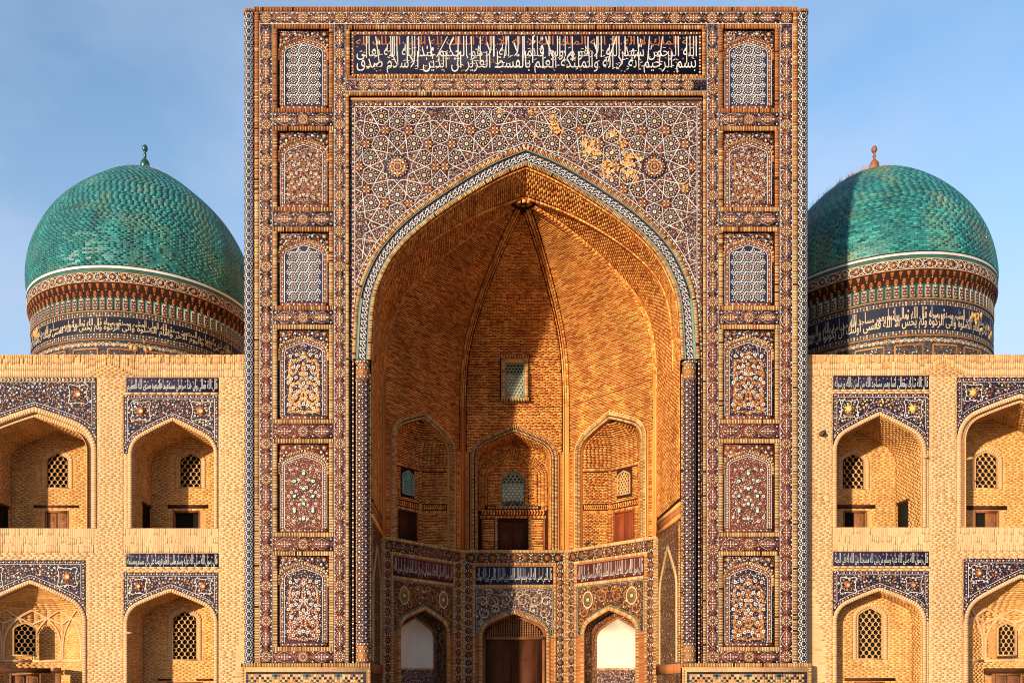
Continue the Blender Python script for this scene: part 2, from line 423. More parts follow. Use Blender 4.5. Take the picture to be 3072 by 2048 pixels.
def arch_pts(c, a, zs, za, n=14, r1=0.5, phi=55):
    """four-centred pointed arch from left spring over the apex to right spring"""
    h = (za - zs) / a; phi = min(68.0, max(44.0, 60 - (h - .8) * 50)); ph = math.radians(phi)
    T_ = math.tan(math.radians(90 - phi - 3)); r1 = (h - T_) / (math.sin(ph) - (1 - math.cos(ph)) * T_); r1 = min(max(r1, .25), .8)
    P1 = (1 - r1 + r1 * math.cos(ph), r1 * math.sin(ph))
    dx, dy = -math.cos(ph), -math.sin(ph)
    c1 = (1 - r1, 0.0)
    # R2: |P1 + R2*d - apex| = R2
    ex, ey = P1[0], P1[1] - h
    den = -2 * (ex * dx + ey * dy)
    R2 = (ex * ex + ey * ey) / den if den > 1e-3 else 1e3
    pts = [(1 - r1 + r1 * math.cos(t), r1 * math.sin(t)) for t in np.linspace(0, ph, n // 2 + 1)]
    if R2 > 50 or R2 <= 0:
        pts += [(P1[0] * (1 - t), P1[1] + (h - P1[1]) * t) for t in np.linspace(0, 1, n // 2 + 1)[1:]]
    else:
        c2 = (P1[0] + R2 * dx, P1[1] + R2 * dy)
        t1 = math.atan2(h - c2[1], -c2[0])
        pts += [(c2[0] + R2 * math.cos(t), c2[1] + R2 * math.sin(t)) for t in np.linspace(ph, t1, n // 2 + 1)[1:]]
    R = np.array(pts)
    Lh = R.copy(); Lh[:, 0] *= -1
    A = np.concatenate([Lh, R[::-1][1:]])
    return np.stack([c + a * A[:, 0], zs + a * A[:, 1]], -1)

def legs(P, zb):
    """arch line with its straight jambs down to zb"""
    return np.concatenate([[[P[0, 0], zb]], P, [[P[-1, 0], zb]]])

def arch_wall(S, acc, rect, P, w, mat):
    """wall sheet over the arch line P inside rect (from spring height up), the opening left free"""
    u0, u1, v0, v1 = rect
    zs = P[0, 1]
    top = np.stack([P[:, 0], np.full(len(P), v1)], -1)
    V = np.concatenate([P, top]); n = len(P)
    f = np.array([[i, i + 1, i + 1 + n, i + n] for i in range(n - 1)])
    acc.add(S.p(V[:, 0], V[:, 1], w), f, mat)
    for a, b in ((u0, P[0, 0]), (P[-1, 0], u1)):
        if b - a > 1e-4: acc.add(S.p([a, b, b, a], [v0, v0, v1, v1], w), [[0, 1, 2, 3]], mat)

def path_len(P): return np.concatenate([[0], np.cumsum(np.linalg.norm(np.diff(P, axis=0), axis=1))])

def offset(P, d):
    """parallel line to the left of the walking direction (outside of an arch walked left to right)"""
    t = np.gradient(P, axis=0); t[0] = P[1] - P[0]; t[-1] = P[-1] - P[-2]
    k = np.linalg.norm(t, axis=1, keepdims=True); t /= k
    n = np.stack([-t[:, 1], t[:, 0]], -1)
    # widen at corners
    s = np.ones(len(P))
    for i in range(1, len(P) - 1):
        a = P[i] - P[i - 1]; b = P[i + 1] - P[i]
        a /= np.linalg.norm(a); b /= np.linalg.norm(b)
        h = a + b; h /= np.linalg.norm(h)
        c = max(0.5, float(np.dot(h, a))); s[i] = 1 / c
        n[i] = (-h[1], h[0])
    return P + n * (d * s)[:, None]

def ladder(P, d0, d1, pitch=0.056, gap=0.40, jit=0.06):
    """row of bricks set across line P, between offsets d0 and d1"""
    P = np.asarray(P, float); L = path_len(P); n = max(1, int(round(L[-1] / pitch)))
    A, B = (offset(P, d0), offset(P, d1)) if len(P) > 2 else (None, None)
    if A is None:
        t = (P[1] - P[0]) / L[-1]; nn = np.array([-t[1], t[0]])
        A, B = P + nn * d0, P + nn * d1
    p = L[-1] / n
    s0 = np.arange(n) * p + p * gap / 2; s1 = s0 + p * (1 - gap)
    g = lambda C, s: np.stack([np.interp(s, L, C[:, 0]), np.interp(s, L, C[:, 1])], -1)
    Q = np.stack([g(A, s0), g(A, s1), g(B, s1), g(B, s0)], 1)
    return Q

def strip(S, acc, P, d0, d1, w, mat, w0=None):
    """continuous band along line P between offsets d0 and d1; with w0 it gets thickness"""
    P = np.asarray(P, float)
    if len(P) == 2: P = np.array([P[0], (P[0] + P[1]) / 2, P[1]])
    A, B = offset(P, d0), offset(P, d1); n = len(P)
    V = np.concatenate([A, B]); i = np.arange(n - 1)
    acc.add(S.p(V[:, 0], V[:, 1], w), np.stack([i, i + 1, i + 1 + n, i + n], -1), mat)
    if w0 is not None:
        for C in (A, B):
            V2 = np.concatenate([S.p(C[:, 0], C[:, 1], w), S.p(C[:, 0], C[:, 1], w0)])
            acc.add(V2, np.stack([i, i + 1, i + 1 + n, i + n], -1), mat)

def lines(S, acc, segs, width, w, mat):
    """straight glazed fillets, each a low two-sided ridge"""
    segs = np.asarray(segs, float)
    if len(segs) == 0: return
    a, b = segs[:, 0], segs[:, 1]
    t = b - a; l = np.maximum(np.linalg.norm(t, axis=1, keepdims=True), 1e-6); t = t / l
    n = np.stack([-t[:, 1], t[:, 0]], -1) * width / 2
    U = np.stack([a - n, b - n, a, b, a + n, b + n], 1)
    jit = rng.random(len(segs))[:, None] * 0.0015
    Wd = np.array([0, 0, .004, .004, 0, 0])[None] + w + jit
    V = S.p(U[..., 0], U[..., 1], Wd)
    f = np.array([[0, 1, 3, 2], [2, 3, 5, 4]])[None] + 6 * np.arange(len(segs))[:, None, None]
    acc.add(V.reshape(-1, 3), f.reshape(-1, 4), mat)

def poly2segs(P, closed=False):
    P = np.asarray(P, float)
    s = np.stack([P[:-1], P[1:]], 1)
    if closed: s = np.concatenate([s, [[P[-1], P[0]]]])
    return s

# ------- small inlaid shapes: a template is a list of (verts (n,3) as u,v,w ; faces ; material)
def t_bead(r, mat, h=0.006, n=6, u=0, v=0, w=0.004, sx=1, sy=1, rot=0):
    a = np.arange(n) * 2 * PI / n + rot
    V = np.concatenate([np.stack([u + r * sx * np.cos(a), v + r * sy * np.sin(a), np.full(n, w)], -1), [[u, v, w + h]]])
    return (V, np.array([[i, (i + 1) % n, n] for i in range(n)]), mat)

def t_poly(P, mat, w1=0.01, w0=None):
    P = np.asarray(P, float); n = len(P)
    V = np.concatenate([P, np.full((n, 1), w1)], 1)
    F_ = [np.arange(n)[None]]
    if w0 is not None:
        V = np.concatenate([V, np.concatenate([P, np.full((n, 1), w0)], 1)])
        F_.append(np.array([[i, i + n, (i + 1) % n + n, (i + 1) % n] for i in range(n)]))
    return (V, F_, mat)

def t_kite(r0, r1, hw, rm, ang, mat, w=0.012, h=0.004):
    c, s = math.cos(ang), math.sin(ang)
    P = [(r0, 0), (rm, hw), (r1, 0), (rm, -hw)]
    V = np.array([[c * x - s * y, s * x + c * y, w] for x, y in P] + [[c * rm, s * rm, w + h]])
    return (V, np.array([[0, 1, 4], [1, 2, 4], [2, 3, 4], [3, 0, 4]]), mat)

def t_ring(r0, r1, n, mat, w=0.008, rot=0, sx=1, sy=1):
    a = np.arange(n) * 2 * PI / n + rot
    V = np.concatenate([np.stack([r * sx * np.cos(a), r * sy * np.sin(a), np.full(n, w)], -1) for r in (r0, r1)])
    return (V, np.array([[i, (i + 1) % n, (i + 1) % n + n, i + n] for i in range(n)]), mat)

def ngon(r, n, rot=0, sx=1, sy=1):
    a = np.arange(n) * 2 * PI / n + rot
    return np.stack([r * sx * np.cos(a), r * sy * np.sin(a)], -1)

def stamp(S, acc, T, pos, rot=0.0, scale=1.0, w=0.0):
    pos = np.asarray(pos, float).reshape(-1, 2); m = len(pos)
    if m == 0: return
    rot = np.broadcast_to(np.asarray(rot, float), (m,)); sc = np.broadcast_to(np.asarray(scale, float), (m,))
    c, s = np.cos(rot), np.sin(rot)
    for V, fs, mat in T:
        x = (V[None, :, 0] * c[:, None] - V[None, :, 1] * s[:, None]) * sc[:, None] + pos[:, :1]
        y = (V[None, :, 0] * s[:, None] + V[None, :, 1] * c[:, None]) * sc[:, None] + pos[:, 1:]
        z = np.broadcast_to(V[None, :, 2] + w, x.shape)
        P = S.p(x, y, z); n = V.shape[0]
        out = []
        for f in (fs if isinstance(fs, list) and isinstance(fs[0], np.ndarray) and fs[0].ndim == 2 else [fs]):
            f = np.asarray(f, int)
            out.append((f[None] + n * np.arange(m)[:, None, None]).reshape(-1, f.shape[1]))
        acc.add(P.reshape(-1, 3), out, mat)

def stamp_objects(S, name, T, pos, parent, w=0.0, rot=0.0):
    """each inlaid tile an object of its own; alike ones share their mesh (plane walls)"""
    acc = Acc()
    P0 = Plane((0, 0), (1, 0))
    stamp(P0, acc, T, [(0, 0)], rot)
    me = acc.mesh(name)
    base = np.array(parent['_base']); ang = math.atan2(S.u[1], S.u[0])
    for u, v in np.asarray(pos, float).reshape(-1, 2):
        o = bpy.data.objects.new(name, me); COL.objects.link(o); o.parent = parent
        o.location = (S.p(u, v, w) - base).tolist(); o.rotation_euler = (0, 0, ang)

# ------- Arabic lettering
AR = {'ا': (0xFE8D, 2), 'ب': (0xFE8F, 4), 'ة': (0xFE93, 2), 'ت': (0xFE95, 4), 'ث': (0xFE99, 4), 'ج': (0xFE9D, 4), 'ح': (0xFEA1, 4), 'خ': (0xFEA5, 4),
      'د': (0xFEA9, 2), 'ذ': (0xFEAB, 2), 'ر': (0xFEAD, 2), 'ز': (0xFEAF, 2), 'س': (0xFEB1, 4), 'ش': (0xFEB5, 4), 'ص': (0xFEB9, 4), 'ض': (0xFEBD, 4),
      'ط': (0xFEC1, 4), 'ظ': (0xFEC5, 4), 'ع': (0xFEC9, 4), 'غ': (0xFECD, 4), 'ف': (0xFED1, 4), 'ق': (0xFED5, 4), 'ك': (0xFED9, 4), 'ل': (0xFEDD, 4),
      'م': (0xFEE1, 4), 'ن': (0xFEE5, 4), 'ه': (0xFEE9, 4), 'و': (0xFEED, 2), 'ى': (0xFEEF, 2), 'ي': (0xFEF1, 4), 'ئ': (0xFE89, 4), 'أ': (0xFE83, 2),
      'إ': (0xFE87, 2), 'آ': (0xFE81, 2), 'ؤ': (0xFE85, 2), 'ء': (0xFE80, 1)}

def shape_ar(s):
    out = []
    for wd in s.split(' '):
        g = []; i = 0; prev = False
        while i < len(wd):
            ch = wd[i]
            if ch == 'ل' and i + 1 < len(wd) and wd[i + 1] in 'اأإآ':
                b = {'ا': 0xFEFB, 'أ': 0xFEF7, 'إ': 0xFEF9, 'آ': 0xFEF5}[wd[i + 1]]
                g.append(chr(b + (1 if prev else 0))); prev = False; i += 2; continue
            b, n = AR[ch]
            nxt = n == 4 and i + 1 < len(wd) and AR[wd[i + 1]][1] > 1
            k = (3 if nxt else 1) if prev and n > 1 else (2 if nxt else 0)
            g.append(chr(b + k)); prev = nxt; i += 1
        out.append(''.join(g))
    return ' '.join(out)[::-1]

def text_geo(body, bold=0.012):
    c = bpy.data.curves.new('lettering', 'FONT'); c.body = body; c.resolution_u = 2; c.offset = bold
    o = bpy.data.objects.new('lettering', c); COL.objects.link(o)
    dg = bpy.context.evaluated_depsgraph_get()
    ev = o.evaluated_get(dg); me = ev.to_mesh()
    V = np.zeros(len(me.vertices) * 3); me.vertices.foreach_get('co', V); V = V.reshape(-1, 3)[:, :2].copy()
    me.calc_loop_triangles()
    T = np.zeros(len(me.loop_triangles) * 3, int); me.loop_triangles.foreach_get('vertices', T)
    ev.to_mesh_clear(); bpy.data.objects.remove(o); bpy.data.curves.remove(c)
    return V, T.reshape(-1, 3)

def lettering(S, acc, words, u0, u1, v0, v1, w, mat, tall=2.2, bold=0.0, knee=0.36):
    """one line of script fitted into the field; the uprights are drawn out tall as in thuluth"""
    V, T = text_geo(shape_ar(words), bold)
    y = V[:, 1].copy()
    y = np.where(y > knee, knee + (y - knee) * tall, y)
    y0, y1 = np.percentile(y, 1), np.percentile(y, 99.5)
    y = np.clip(y, y0 - .05, y1 + .05)
    x = (V[:, 0] - V[:, 0].min()) / (V[:, 0].max() - V[:, 0].min())
    acc.add(S.p(u0 + x * (u1 - u0), v0 + (y - y0) / (y1 - y0) * (v1 - v0), w), T, mat)

# ------------------------------------------------------------------ ground
def FZ(py): return CZ + (2060 - py) / 84.94          # heights read off the photo at the portal's face
def FA(px): return (px - 1579) / 84.94
def at(px, py, Y):
    d = Y - CY
    return CX + (px - 1400) / F * d, CZ + (2060 - py) / F * d

g = bpy.data.meshes.new('plaza_ground')
g.from_pydata([(-900, -900, 0), (900, -900, 0), (900, 900, 0), (-900, 900, 0)], [], [(0, 1, 2, 3)]); g.materials.append(MATS['paving'])
go = bpy.data.objects.new('plaza_ground', g); COL.objects.link(go); go['kind'] = 'structure'
tb = Acc()
grid(Plane((0, -4.0), (1, 0)), tb, [-24, 24], [0.0, 0.5], 0, 'paving')
tb.add([(-24, -4, .5), (24, -4, .5), (24, 16, .5), (-24, 16, .5)], [[0, 1, 2, 3]], 'paving')
to = tb.build('terrace'); to['kind'] = 'structure'

# ------------------------------------------------------------------ entrance portal
POR = thing('entrance_portal', 'tall mosaic-covered rectangular entrance portal with a deep pointed brick vault, between the two domes', 'portal', (0, 0.12, 0.5))
S0 = Plane((0, 0.12), (1, 0))
Z0 = 0.5
RUST_Z = FZ(960)  # border bands have ochre glaze above this height, rust glaze below

TAB = [(0, 495), (62, 519), (128.7, 554.8), (197.6, 598.4), (266.5, 644.3), (312.4, 678.7), (358.3, 720), (390.4, 756.8), (411, 784.4), (426.5, 820), (445.2, 857.7), (453.3, 892.5), (458.6, 930), (461.3, 981), (464, 1034), (466, 1077)]
hp = np.array([(dx / 84.94, FZ(y)) for dx, y in TAB])
hl = path_len(hp); hs = np.linspace(0, hl[-1], 60)
hx, hz = np.interp(hs, hl, hp[:, 0]), np.interp(hs, hl, hp[:, 1])
for _ in range(6):
    hx[1:-1] = (hx[:-2] + hx[1:-1] * 2 + hx[2:]) / 4; hz[1:-1] = (hz[:-2] + hz[1:-1] * 2 + hz[2:]) / 4
half = np.stack([hx, hz], -1)
lh = half[::-1].copy(); lh[:, 0] *= -1
IN = np.concatenate([lh, half[1:]])                   # intrados, left spring -> apex -> right spring
ZSP = IN[0, 1]; AW = IN[-1, 0]

# carcass: front wall, sides, top, back
a = Acc()
sheet(S0, a, (-9.62, 9.62, Z0, FZ(30)), [(-6.2, 6.2, ZSP, FZ(290)), (-AW, AW, Z0 - 1, ZSP)], 0, 'faience_ground')
for sx in (-1, 1):
    X = 9.80 * sx
    a.add([(X, .2, Z0), (X, 10.5, Z0), (X, 10.5, FZ(36)), (X, .2, FZ(36))], [[0, 1, 2, 3]], 'tan_brick')
    a.add([(9.62 * sx, .12, Z0), (X, .2, Z0), (X, .2, FZ(36)), (9.62 * sx, .12, FZ(36))], [[0, 1, 2, 3]], 'dark_joint')
zt = FZ(31)
a.add([(-9.8, .12, zt), (9.8, .12, zt), (9.8, 10.5, zt), (-9.8, 10.5, zt)], [[0, 1, 2, 3]], 'tan_brick')
a.add([(-9.8, 10.5, Z0), (9.8, 10.5, Z0), (9.8, 10.5, zt), (-9.8, 10.5, zt)], [[0, 1, 2, 3]], 'tan_brick')
a.build('wall', POR)

JNT = Acc(); EDGE = Pieces()        # the small bricks set on edge round every field
BAND = Acc(); INL = Acc()

# ---- border bands with rosettes and pointed medallions
def ros_T(fill):
    T = [t_poly(ngon(.2, 16), 'maroon_glaze', .006, 0), t_ring(.172, .19, 16, 'ochre_glaze', .009)]
    for k in range(12): T.append(t_kite(.075, .172, .023, .13, k * PI / 6, 'cream_glaze', .012))
    T += [t_poly(ngon(.075, 12), fill, .012), t_ring(.028, .05, 10, 'navy_glaze', .015), t_bead(.026, 'white_glaze', w=.014)]
    return T
def med_T(fill):
    t = np.linspace(-1, 1, 15)
    hw = lambda q: .205 * (1 - np.abs(q) ** 1.7)
    up = [(x * .31, hw(x)) for x in t]; dn = [(x * .31, -hw(x)) for x in t[::-1][1:-1]]
    up2 = [(x * .296, hw(x) * .92) for x in t]; dn2 = [(x * .296, -hw(x) * .92) for x in t[::-1][1:-1]]
    T = [t_poly(up + dn, 'cream_glaze', .006, 0), t_poly(up2 + dn2, 'navy_glaze', .010), t_poly([(x * .88, y * .86) for x, y in up2 + dn2], 'maroon_glaze', .014)]
    for s in (0, PI):
        for q in (.62, -.62): T.append(t_kite(.03, .2, .05, .1, s + q, fill, .015))
        T.append(t_kite(.1, .27, .055, .19, s, fill, .015))
    for s in (1, -1):
        T.append(t_kite(.05, .13, .026, .09, 0 if s > 0 else PI, 'white_glaze', .017))
        T.append(t_kite(.14, .25, .028, .18, 0 if s > 0 else PI, 'white_glaze', .017))
        T.append(t_kite(.04, .125, .024, .08, s * PI / 2, 'white_glaze', .017))
        for q in (1, -1):
            T.append(t_kite(.07, .16, .014, .11, s * .55 if q > 0 else PI - s * .55, 'cream_glaze', .017))
            T.append(t_bead(.018, 'navy_glaze', u=.085 * q, v=.05 * s, w=.018))
    T.append(t_bead(.03, 'white_glaze', w=.018, n=4))
    return T
def clus_T(fill):
    T = [t_bead(.034, fill, .006)]
    for k in range(6): T.append(t_bead(.024, fill if k % 2 else 'maroon_glaze', .005, u=.07 * math.cos(k * PI / 3), v=.07 * math.sin(k * PI / 3)))
    return T
def rotT(T): return [(np.stack([-V[:, 1], V[:, 0], V[:, 2]], -1), f, m) for V, f, m in T]

ros_pos = {'ochre_glaze': [], 'rust_glaze': []}; med_pos = {}
def band(u0, u1, v0, v1, first, n, vert):
    """a border strip: first = centre of its first rosette, n periods to the last"""
    if vert:
        for x0, x1, mt in ((max(v0, RUST_Z), v1, 'faience_ground'), (v0, min(v1, RUST_Z), 'faience_rust')):
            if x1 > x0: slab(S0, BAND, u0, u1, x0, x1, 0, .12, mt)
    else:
        slab(S0, BAND, u0, u1, v0, v1, 0, .12, 'faience_ground' if v0 > RUST_Z else 'faience_rust')
    c = (u0 + u1) / 2 if vert else (v0 + v1) / 2
    hw = (u1 - u0) / 2 if vert else (v1 - v0) / 2
    f0, f1 = first; per = (f1 - f0) / n
    P = lambda s, o=0: (c + o, s) if vert else (s, c + o)
    for i in range(n + 1):
        s = f0 + i * per
        fill = 'ochre_glaze' if P(s)[1] > RUST_Z else 'rust_glaze'
        ros_pos[fill].append(P(s))
        if i < n:
            m = s + per / 2
            fl = 'ochre_glaze' if P(m)[1] > RUST_Z else 'rust_glaze'
            med_pos.setdefault((fl, vert), []).append(P(m))
            pts = [P(s + per * .215), P(s + per * .785)]
            stamp(S0, INL, clus_T(fl), pts, w=.12)
            wb = [t_bead(.028, 'white_glaze', .008, 6)]
            q = [P(s + per * k, o * hw * .8) for k in (.16, .29, .71, .84) for o in (1, -1)] + [P(s + per * k, o * hw * .84) for k in (.5, .0) for o in (1, -1)]
            stamp(S0, INL, wb, q, w=.12)
    e = [((u0 + .012, v0), (u0 + .012, v1)), ((u1 - .012, v0), (u1 - .012, v1))] if vert else [((u0, v0 + .012), (u1, v0 + .012)), ((u0, v1 - .012), (u1, v1 - .012))]
    lines(S0, INL, e, .016, .121, 'white_glaze')

UA0, UA1, UB0, UB1 = 8.959, 9.418, 6.381, 6.793
top_v = (FZ(73), FZ(36))
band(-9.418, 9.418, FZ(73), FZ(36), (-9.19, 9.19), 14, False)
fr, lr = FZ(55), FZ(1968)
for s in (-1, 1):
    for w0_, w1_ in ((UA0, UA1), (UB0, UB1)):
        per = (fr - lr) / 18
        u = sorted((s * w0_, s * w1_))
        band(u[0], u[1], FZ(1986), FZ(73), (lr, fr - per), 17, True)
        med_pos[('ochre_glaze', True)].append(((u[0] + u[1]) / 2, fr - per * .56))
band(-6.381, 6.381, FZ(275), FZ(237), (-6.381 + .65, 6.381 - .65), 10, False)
NICHE = [(73, 338), (379, 634), (681, 930), (974, 1270), (1316, 1609), (1653, 1952)]
gaps = [(338, 379), (634, 681), (930, 974), (1270, 1316), (1609, 1653), (1952, 1986)]
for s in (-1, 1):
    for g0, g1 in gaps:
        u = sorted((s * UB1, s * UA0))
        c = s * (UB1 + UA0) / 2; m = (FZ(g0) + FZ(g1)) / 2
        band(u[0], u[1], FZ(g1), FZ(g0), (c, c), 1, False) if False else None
        slab(S0, BAND, u[0], u[1], FZ(g1), FZ(g0), 0, .12, 'faience_ground' if m > RUST_Z else 'faience_rust')
        fl = 'ochre_glaze' if m > RUST_Z else 'rust_glaze'
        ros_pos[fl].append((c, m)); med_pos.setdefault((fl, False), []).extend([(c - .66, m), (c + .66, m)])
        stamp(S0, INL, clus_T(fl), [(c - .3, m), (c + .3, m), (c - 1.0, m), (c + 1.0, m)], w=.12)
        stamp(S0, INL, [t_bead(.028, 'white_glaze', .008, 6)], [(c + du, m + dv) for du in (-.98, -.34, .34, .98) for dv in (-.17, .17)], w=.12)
BAND.build('border_band', POR)
for fl, ps in ros_pos.items(): stamp_objects(S0, 'rosette_tile', ros_T(fl), ps, POR, .12)
for (fl, vert), ps in med_pos.items():
    T = med_T(fl)
    stamp_objects(S0, 'medallion_tile', rotT(T) if vert else T, ps, POR, .12)

# ---- edging brick rows
def edge(P, d0, d1, w1=.135, w0=.0, red=None, pitch=.056):
    Pa = np.array(P, float)
    strip(S0, JNT, Pa, d0, d1, w1 - .032, 'dark_joint', w0)
    Q = ladder(Pa, d0, d1, pitch)
    z = Q[:, :, 1].mean(1)
    Q = Q[rng.random(len(Q)) > .02]; z = Q[:, :, 1].mean(1)
    r = red if red is not None else 0.0
    m = rng.random(len(Q)) < np.clip((z - 15) / 9, 0, 1) * .7 + r
    EDGE.add(S0, Q[m], w0, w1 - .012 * rng.random(int(m.sum())), 'red_edging_brick'); EDGE.add(S0, Q[~m], w0, w1 - .012 * rng.random(int((~m).sum())), 'edging_brick')
zb = FZ(1988)
for s in (-1, 1):
    u = s * 9.435
    edge([(u, zb), (u, FZ(36))], 0, -s * .155)
    u = s * 6.255
    edge([(u, zb), (u, FZ(275))], 0, -s * .11)
    u = s * 6.02
    edge([(u, zb), (u, ZSP)], 0, s * .115, .06)
    u = s * AW
    edge([(u, zb), (u, FZ(1120))], 0, s * .10 * -1, .10, red=.3)
edge([(-9.6, FZ(36)), (9.6, FZ(36))], 0, .155, .17, red=.5)
edge([(-6.365, FZ(286)), (6.365, FZ(286))], 0, .12)
slab(S0, INL, -6.2, 6.2, FZ(296), FZ(291), 0, .07, 'edging_brick')
# inscription frame
edge([(-6.36, FZ(87)), (6.36, FZ(87))], 0, .13); edge([(-6.36, FZ(236)), (6.36, FZ(236))], 0, .11)
for s in (-1, 1): edge([(s * 6.22, FZ(226)), (s * 6.22, FZ(88))], 0, -s * .13)
# outer and inner arch rows
edge(IN, .005, .125, .10); edge(IN, .545, .665, .10)
OUT = offset(IN, .665)

# ---- arch moulding: turquoise fillets, navy band with white meander
ARCH = Acc()
strip(S0, ARCH, IN, .13, .545, .03, 'navy_glaze', 0)
strip(S0, ARCH, IN, .13, .17, .075, 'pale_teal_glaze', 0)
k = len(IN) // 2
strip(S0, ARCH, IN, .51, .543, .075, 'pale_teal_glaze', 0)
for e in (IN[:14], IN[-14:]): strip(S0, ARCH, e, .455, .508, .07, 'pale_teal_glaze', 0)
MEA = Acc()
mid = offset(IN, .335); ml = path_len(mid); n = int(ml[-1] / .235)
B0, B1 = offset(IN, .20), offset(IN, .46)
def on(C, f): return np.stack([np.interp(f, np.linspace(0, 1, len(C)), C[:, 0]), np.interp(f, np.linspace(0, 1, len(C)), C[:, 1])], -1)
fr_ = np.interp((np.arange(n) + .5) * ml[-1] / n, ml, np.linspace(0, 1, len(mid)))
cm = on(mid, fr_); tn = on(mid, np.clip(fr_ + .002, 0, 1)) - on(mid, np.clip(fr_ - .002, 0, 1)); ang = np.arctan2(tn[:, 1], tn[:, 0])
zig = [(-.118, -.085), (-.05, -.1), (-.03, -.03), (.03, -.03), (.05, -.1), (.09, -.04), (.05, .02), (.085, .075), (.02, .1), (0, .04), (-.05, .075), (-.06, .01), (-.118, -.02)]
segs = []
for c, t in zip(cm, ang):
    R = np.array([[math.cos(t), -math.sin(t)], [math.sin(t), math.cos(t)]])
    q = np.array(zig) @ R.T + c
    segs.append(poly2segs(q))
lines(S0, MEA, np.concatenate(segs), .026, .034, 'white_glaze')
for o, mt in ((.215, 'terracotta'), (.44, 'terracotta')):
    C = offset(IN, o); fq = np.interp(np.arange(n) * ml[-1] / n, ml, np.linspace(0, 1, len(mid)))
    stamp(S0, MEA, [t_bead(.035, mt, .006, 5)], on(C, fq), w=.03)
stamp(S0, MEA, [t_bead(.022, 'white_glaze', .006, 5)], on(offset(IN, .385), fr_ + .003), w=.03)
ap = ARCH.build('arch_band', POR); MEA.build('white_meander', ap)

# ---- spandrel field with interlaced star pattern
SPA = Acc()
arch_wall(S0, SPA, (-6.2, 6.2, ZSP, FZ(290)), offset(IN, .66), 0.0, 'faience_navy')
for s in (-1, 1):      # behind the columns
    SPA.add(S0.p([s * AW, s * 6.2, s * 6.2, s * AW], [Z0, Z0, ZSP, ZSP], .0), [[0, 1, 2, 3]], 'faience_maroon')
sp_o = SPA.build('spandrel', POR)
def seg_dist(p, C):
    a_, b_ = C[:-1], C[1:]; ab = b_ - a_
    t = np.clip(((p[:, None] - a_) * ab).sum(-1) / (ab ** 2).sum(-1), 0, 1)
    return np.linalg.norm(p[:, None] - (a_ + ab * t[..., None]), axis=-1).min(1)
OUTL = legs(OUT, Z0)
def in_span(p, m):
    p = np.asarray(p, float).reshape(-1, 2)
    zc = np.interp(p[:, 0], OUT[:, 0], OUT[:, 1], left=ZSP, right=ZSP)
    ok = (np.abs(p[:, 0]) < 6.05 - m) & (p[:, 1] < FZ(316) - m) & (p[:, 1] > ZSP - 1.5)
    ok &= (p[:, 1] > zc) | (np.abs(p[:, 0]) > 6.0)
    return ok & (seg_dist(p, OUT) > .16 + m)
STAR = Acc(); k = 1 / 84.94
hx_, hz_ = 129 * k, 177.5 * k
cents = [(i * hx_, FZ(317) - j * hz_) for i in range(-5, 6) for j in range(0, 5) if (i + j) % 2 == 0]
cell_c, petal_c, seg_l, drop_c, cen_c = [], [], [], [], []
for cx, cz in cents:
    cen_c.append((cx, cz))
    for q in range(10):
        th = PI / 2 + q * PI / 5; e = np.array([math.cos(th), math.sin(th)]); f_ = np.array([-e[1], e[0]])
        L = lambda r, s_: np.array([cx, cz]) + (e * r + f_ * s_) * k
        cell_c.append((*L(84.7, 0), th))
        P = [L(51, 0), L(81.5, 26), L(100, 23), L(110, 0), L(100, -23), L(81.5, -26)]
        seg_l += list(poly2segs(P, True))
        for sg in (1, -1):
            tip = L(38.6, sg * 13.3); seg_l.append(np.array([L(51, 0), tip]))
            th2 = th + sg * math.radians(59); seg_l.append(np.array([tip, np.array([cx, cz]) + np.array([math.cos(th2), math.sin(th2)]) * 102.6 * k]))
            th3 = th + sg * math.radians(18) * .9; drop_c.append((*(np.array([cx, cz]) + np.array([math.cos(th3), math.sin(th3)]) * 60 * k), th3))
        th4 = th + PI / 10
        if abs(math.sin(th4)) > .1: petal_c.append(tuple(np.array([cx, cz]) + np.array([math.cos(th4), math.sin(th4)]) * 115 * k))
    for sg in (1, -1):
        L = lambda r, s_: np.array([cx + s_ * k, cz + sg * r * k])
        cell_c.append((*L(136, 0), sg * PI / 2))
        seg_l += list(poly2segs([L(110, 0), L(119, 23), L(139, 24), L(169, 0), L(139, -24), L(119, -23)], True))
        petal_c += [(cx + sg * 115 * k, cz)]
seg_l = np.array(seg_l); key = set(); keep = []
for s_ in seg_l:
    kk = tuple(sorted([tuple(np.round(s_[0], 2)), tuple(np.round(s_[1], 2))]))
    if kk not in key: key.add(kk); keep.append(s_)
seg_l = np.array(keep)
tt = np.linspace(0, 1, 9); parts = []
for s_ in seg_l:
    pts = s_[0] + (s_[1] - s_[0]) * tt[:, None]
    okp = in_span((pts[:-1] + pts[1:]) / 2, 0)
    i = 0
    while i < 8:
        if okp[i]:
            j = i
            while j < 8 and okp[j]: j += 1
            parts.append([pts[i], pts[j]]); i = j
        else: i += 1
lines(S0, STAR, parts, .020, .016, 'white_glaze')
def uniq(L, tol=.12):
    out = []
    for c in L:
        if all((c[0] - o[0]) ** 2 + (c[1] - o[1]) ** 2 > tol ** 2 for o in out): out.append(c)
    return out
cell_c = uniq(cell_c); petal_c = uniq(petal_c, .2); drop_c = uniq(drop_c, .08)
cellT = [t_poly(ngon(.235, 8, PI / 8), 'navy_glaze', .006, 0), t_ring(.115, .15, 12, 'ochre_glaze', .010)]
for q in range(12): cellT.append(t_bead(.026, 'white_glaze', .006, 5, u=.19 * math.cos(q * PI / 6), v=.19 * math.sin(q * PI / 6), w=.008))
for q in range(8): cellT.append(t_bead(.022, 'terracotta', .004, 4, u=.135 * math.cos(q * PI / 4 + .2), v=.135 * math.sin(q * PI / 4 + .2), w=.012))
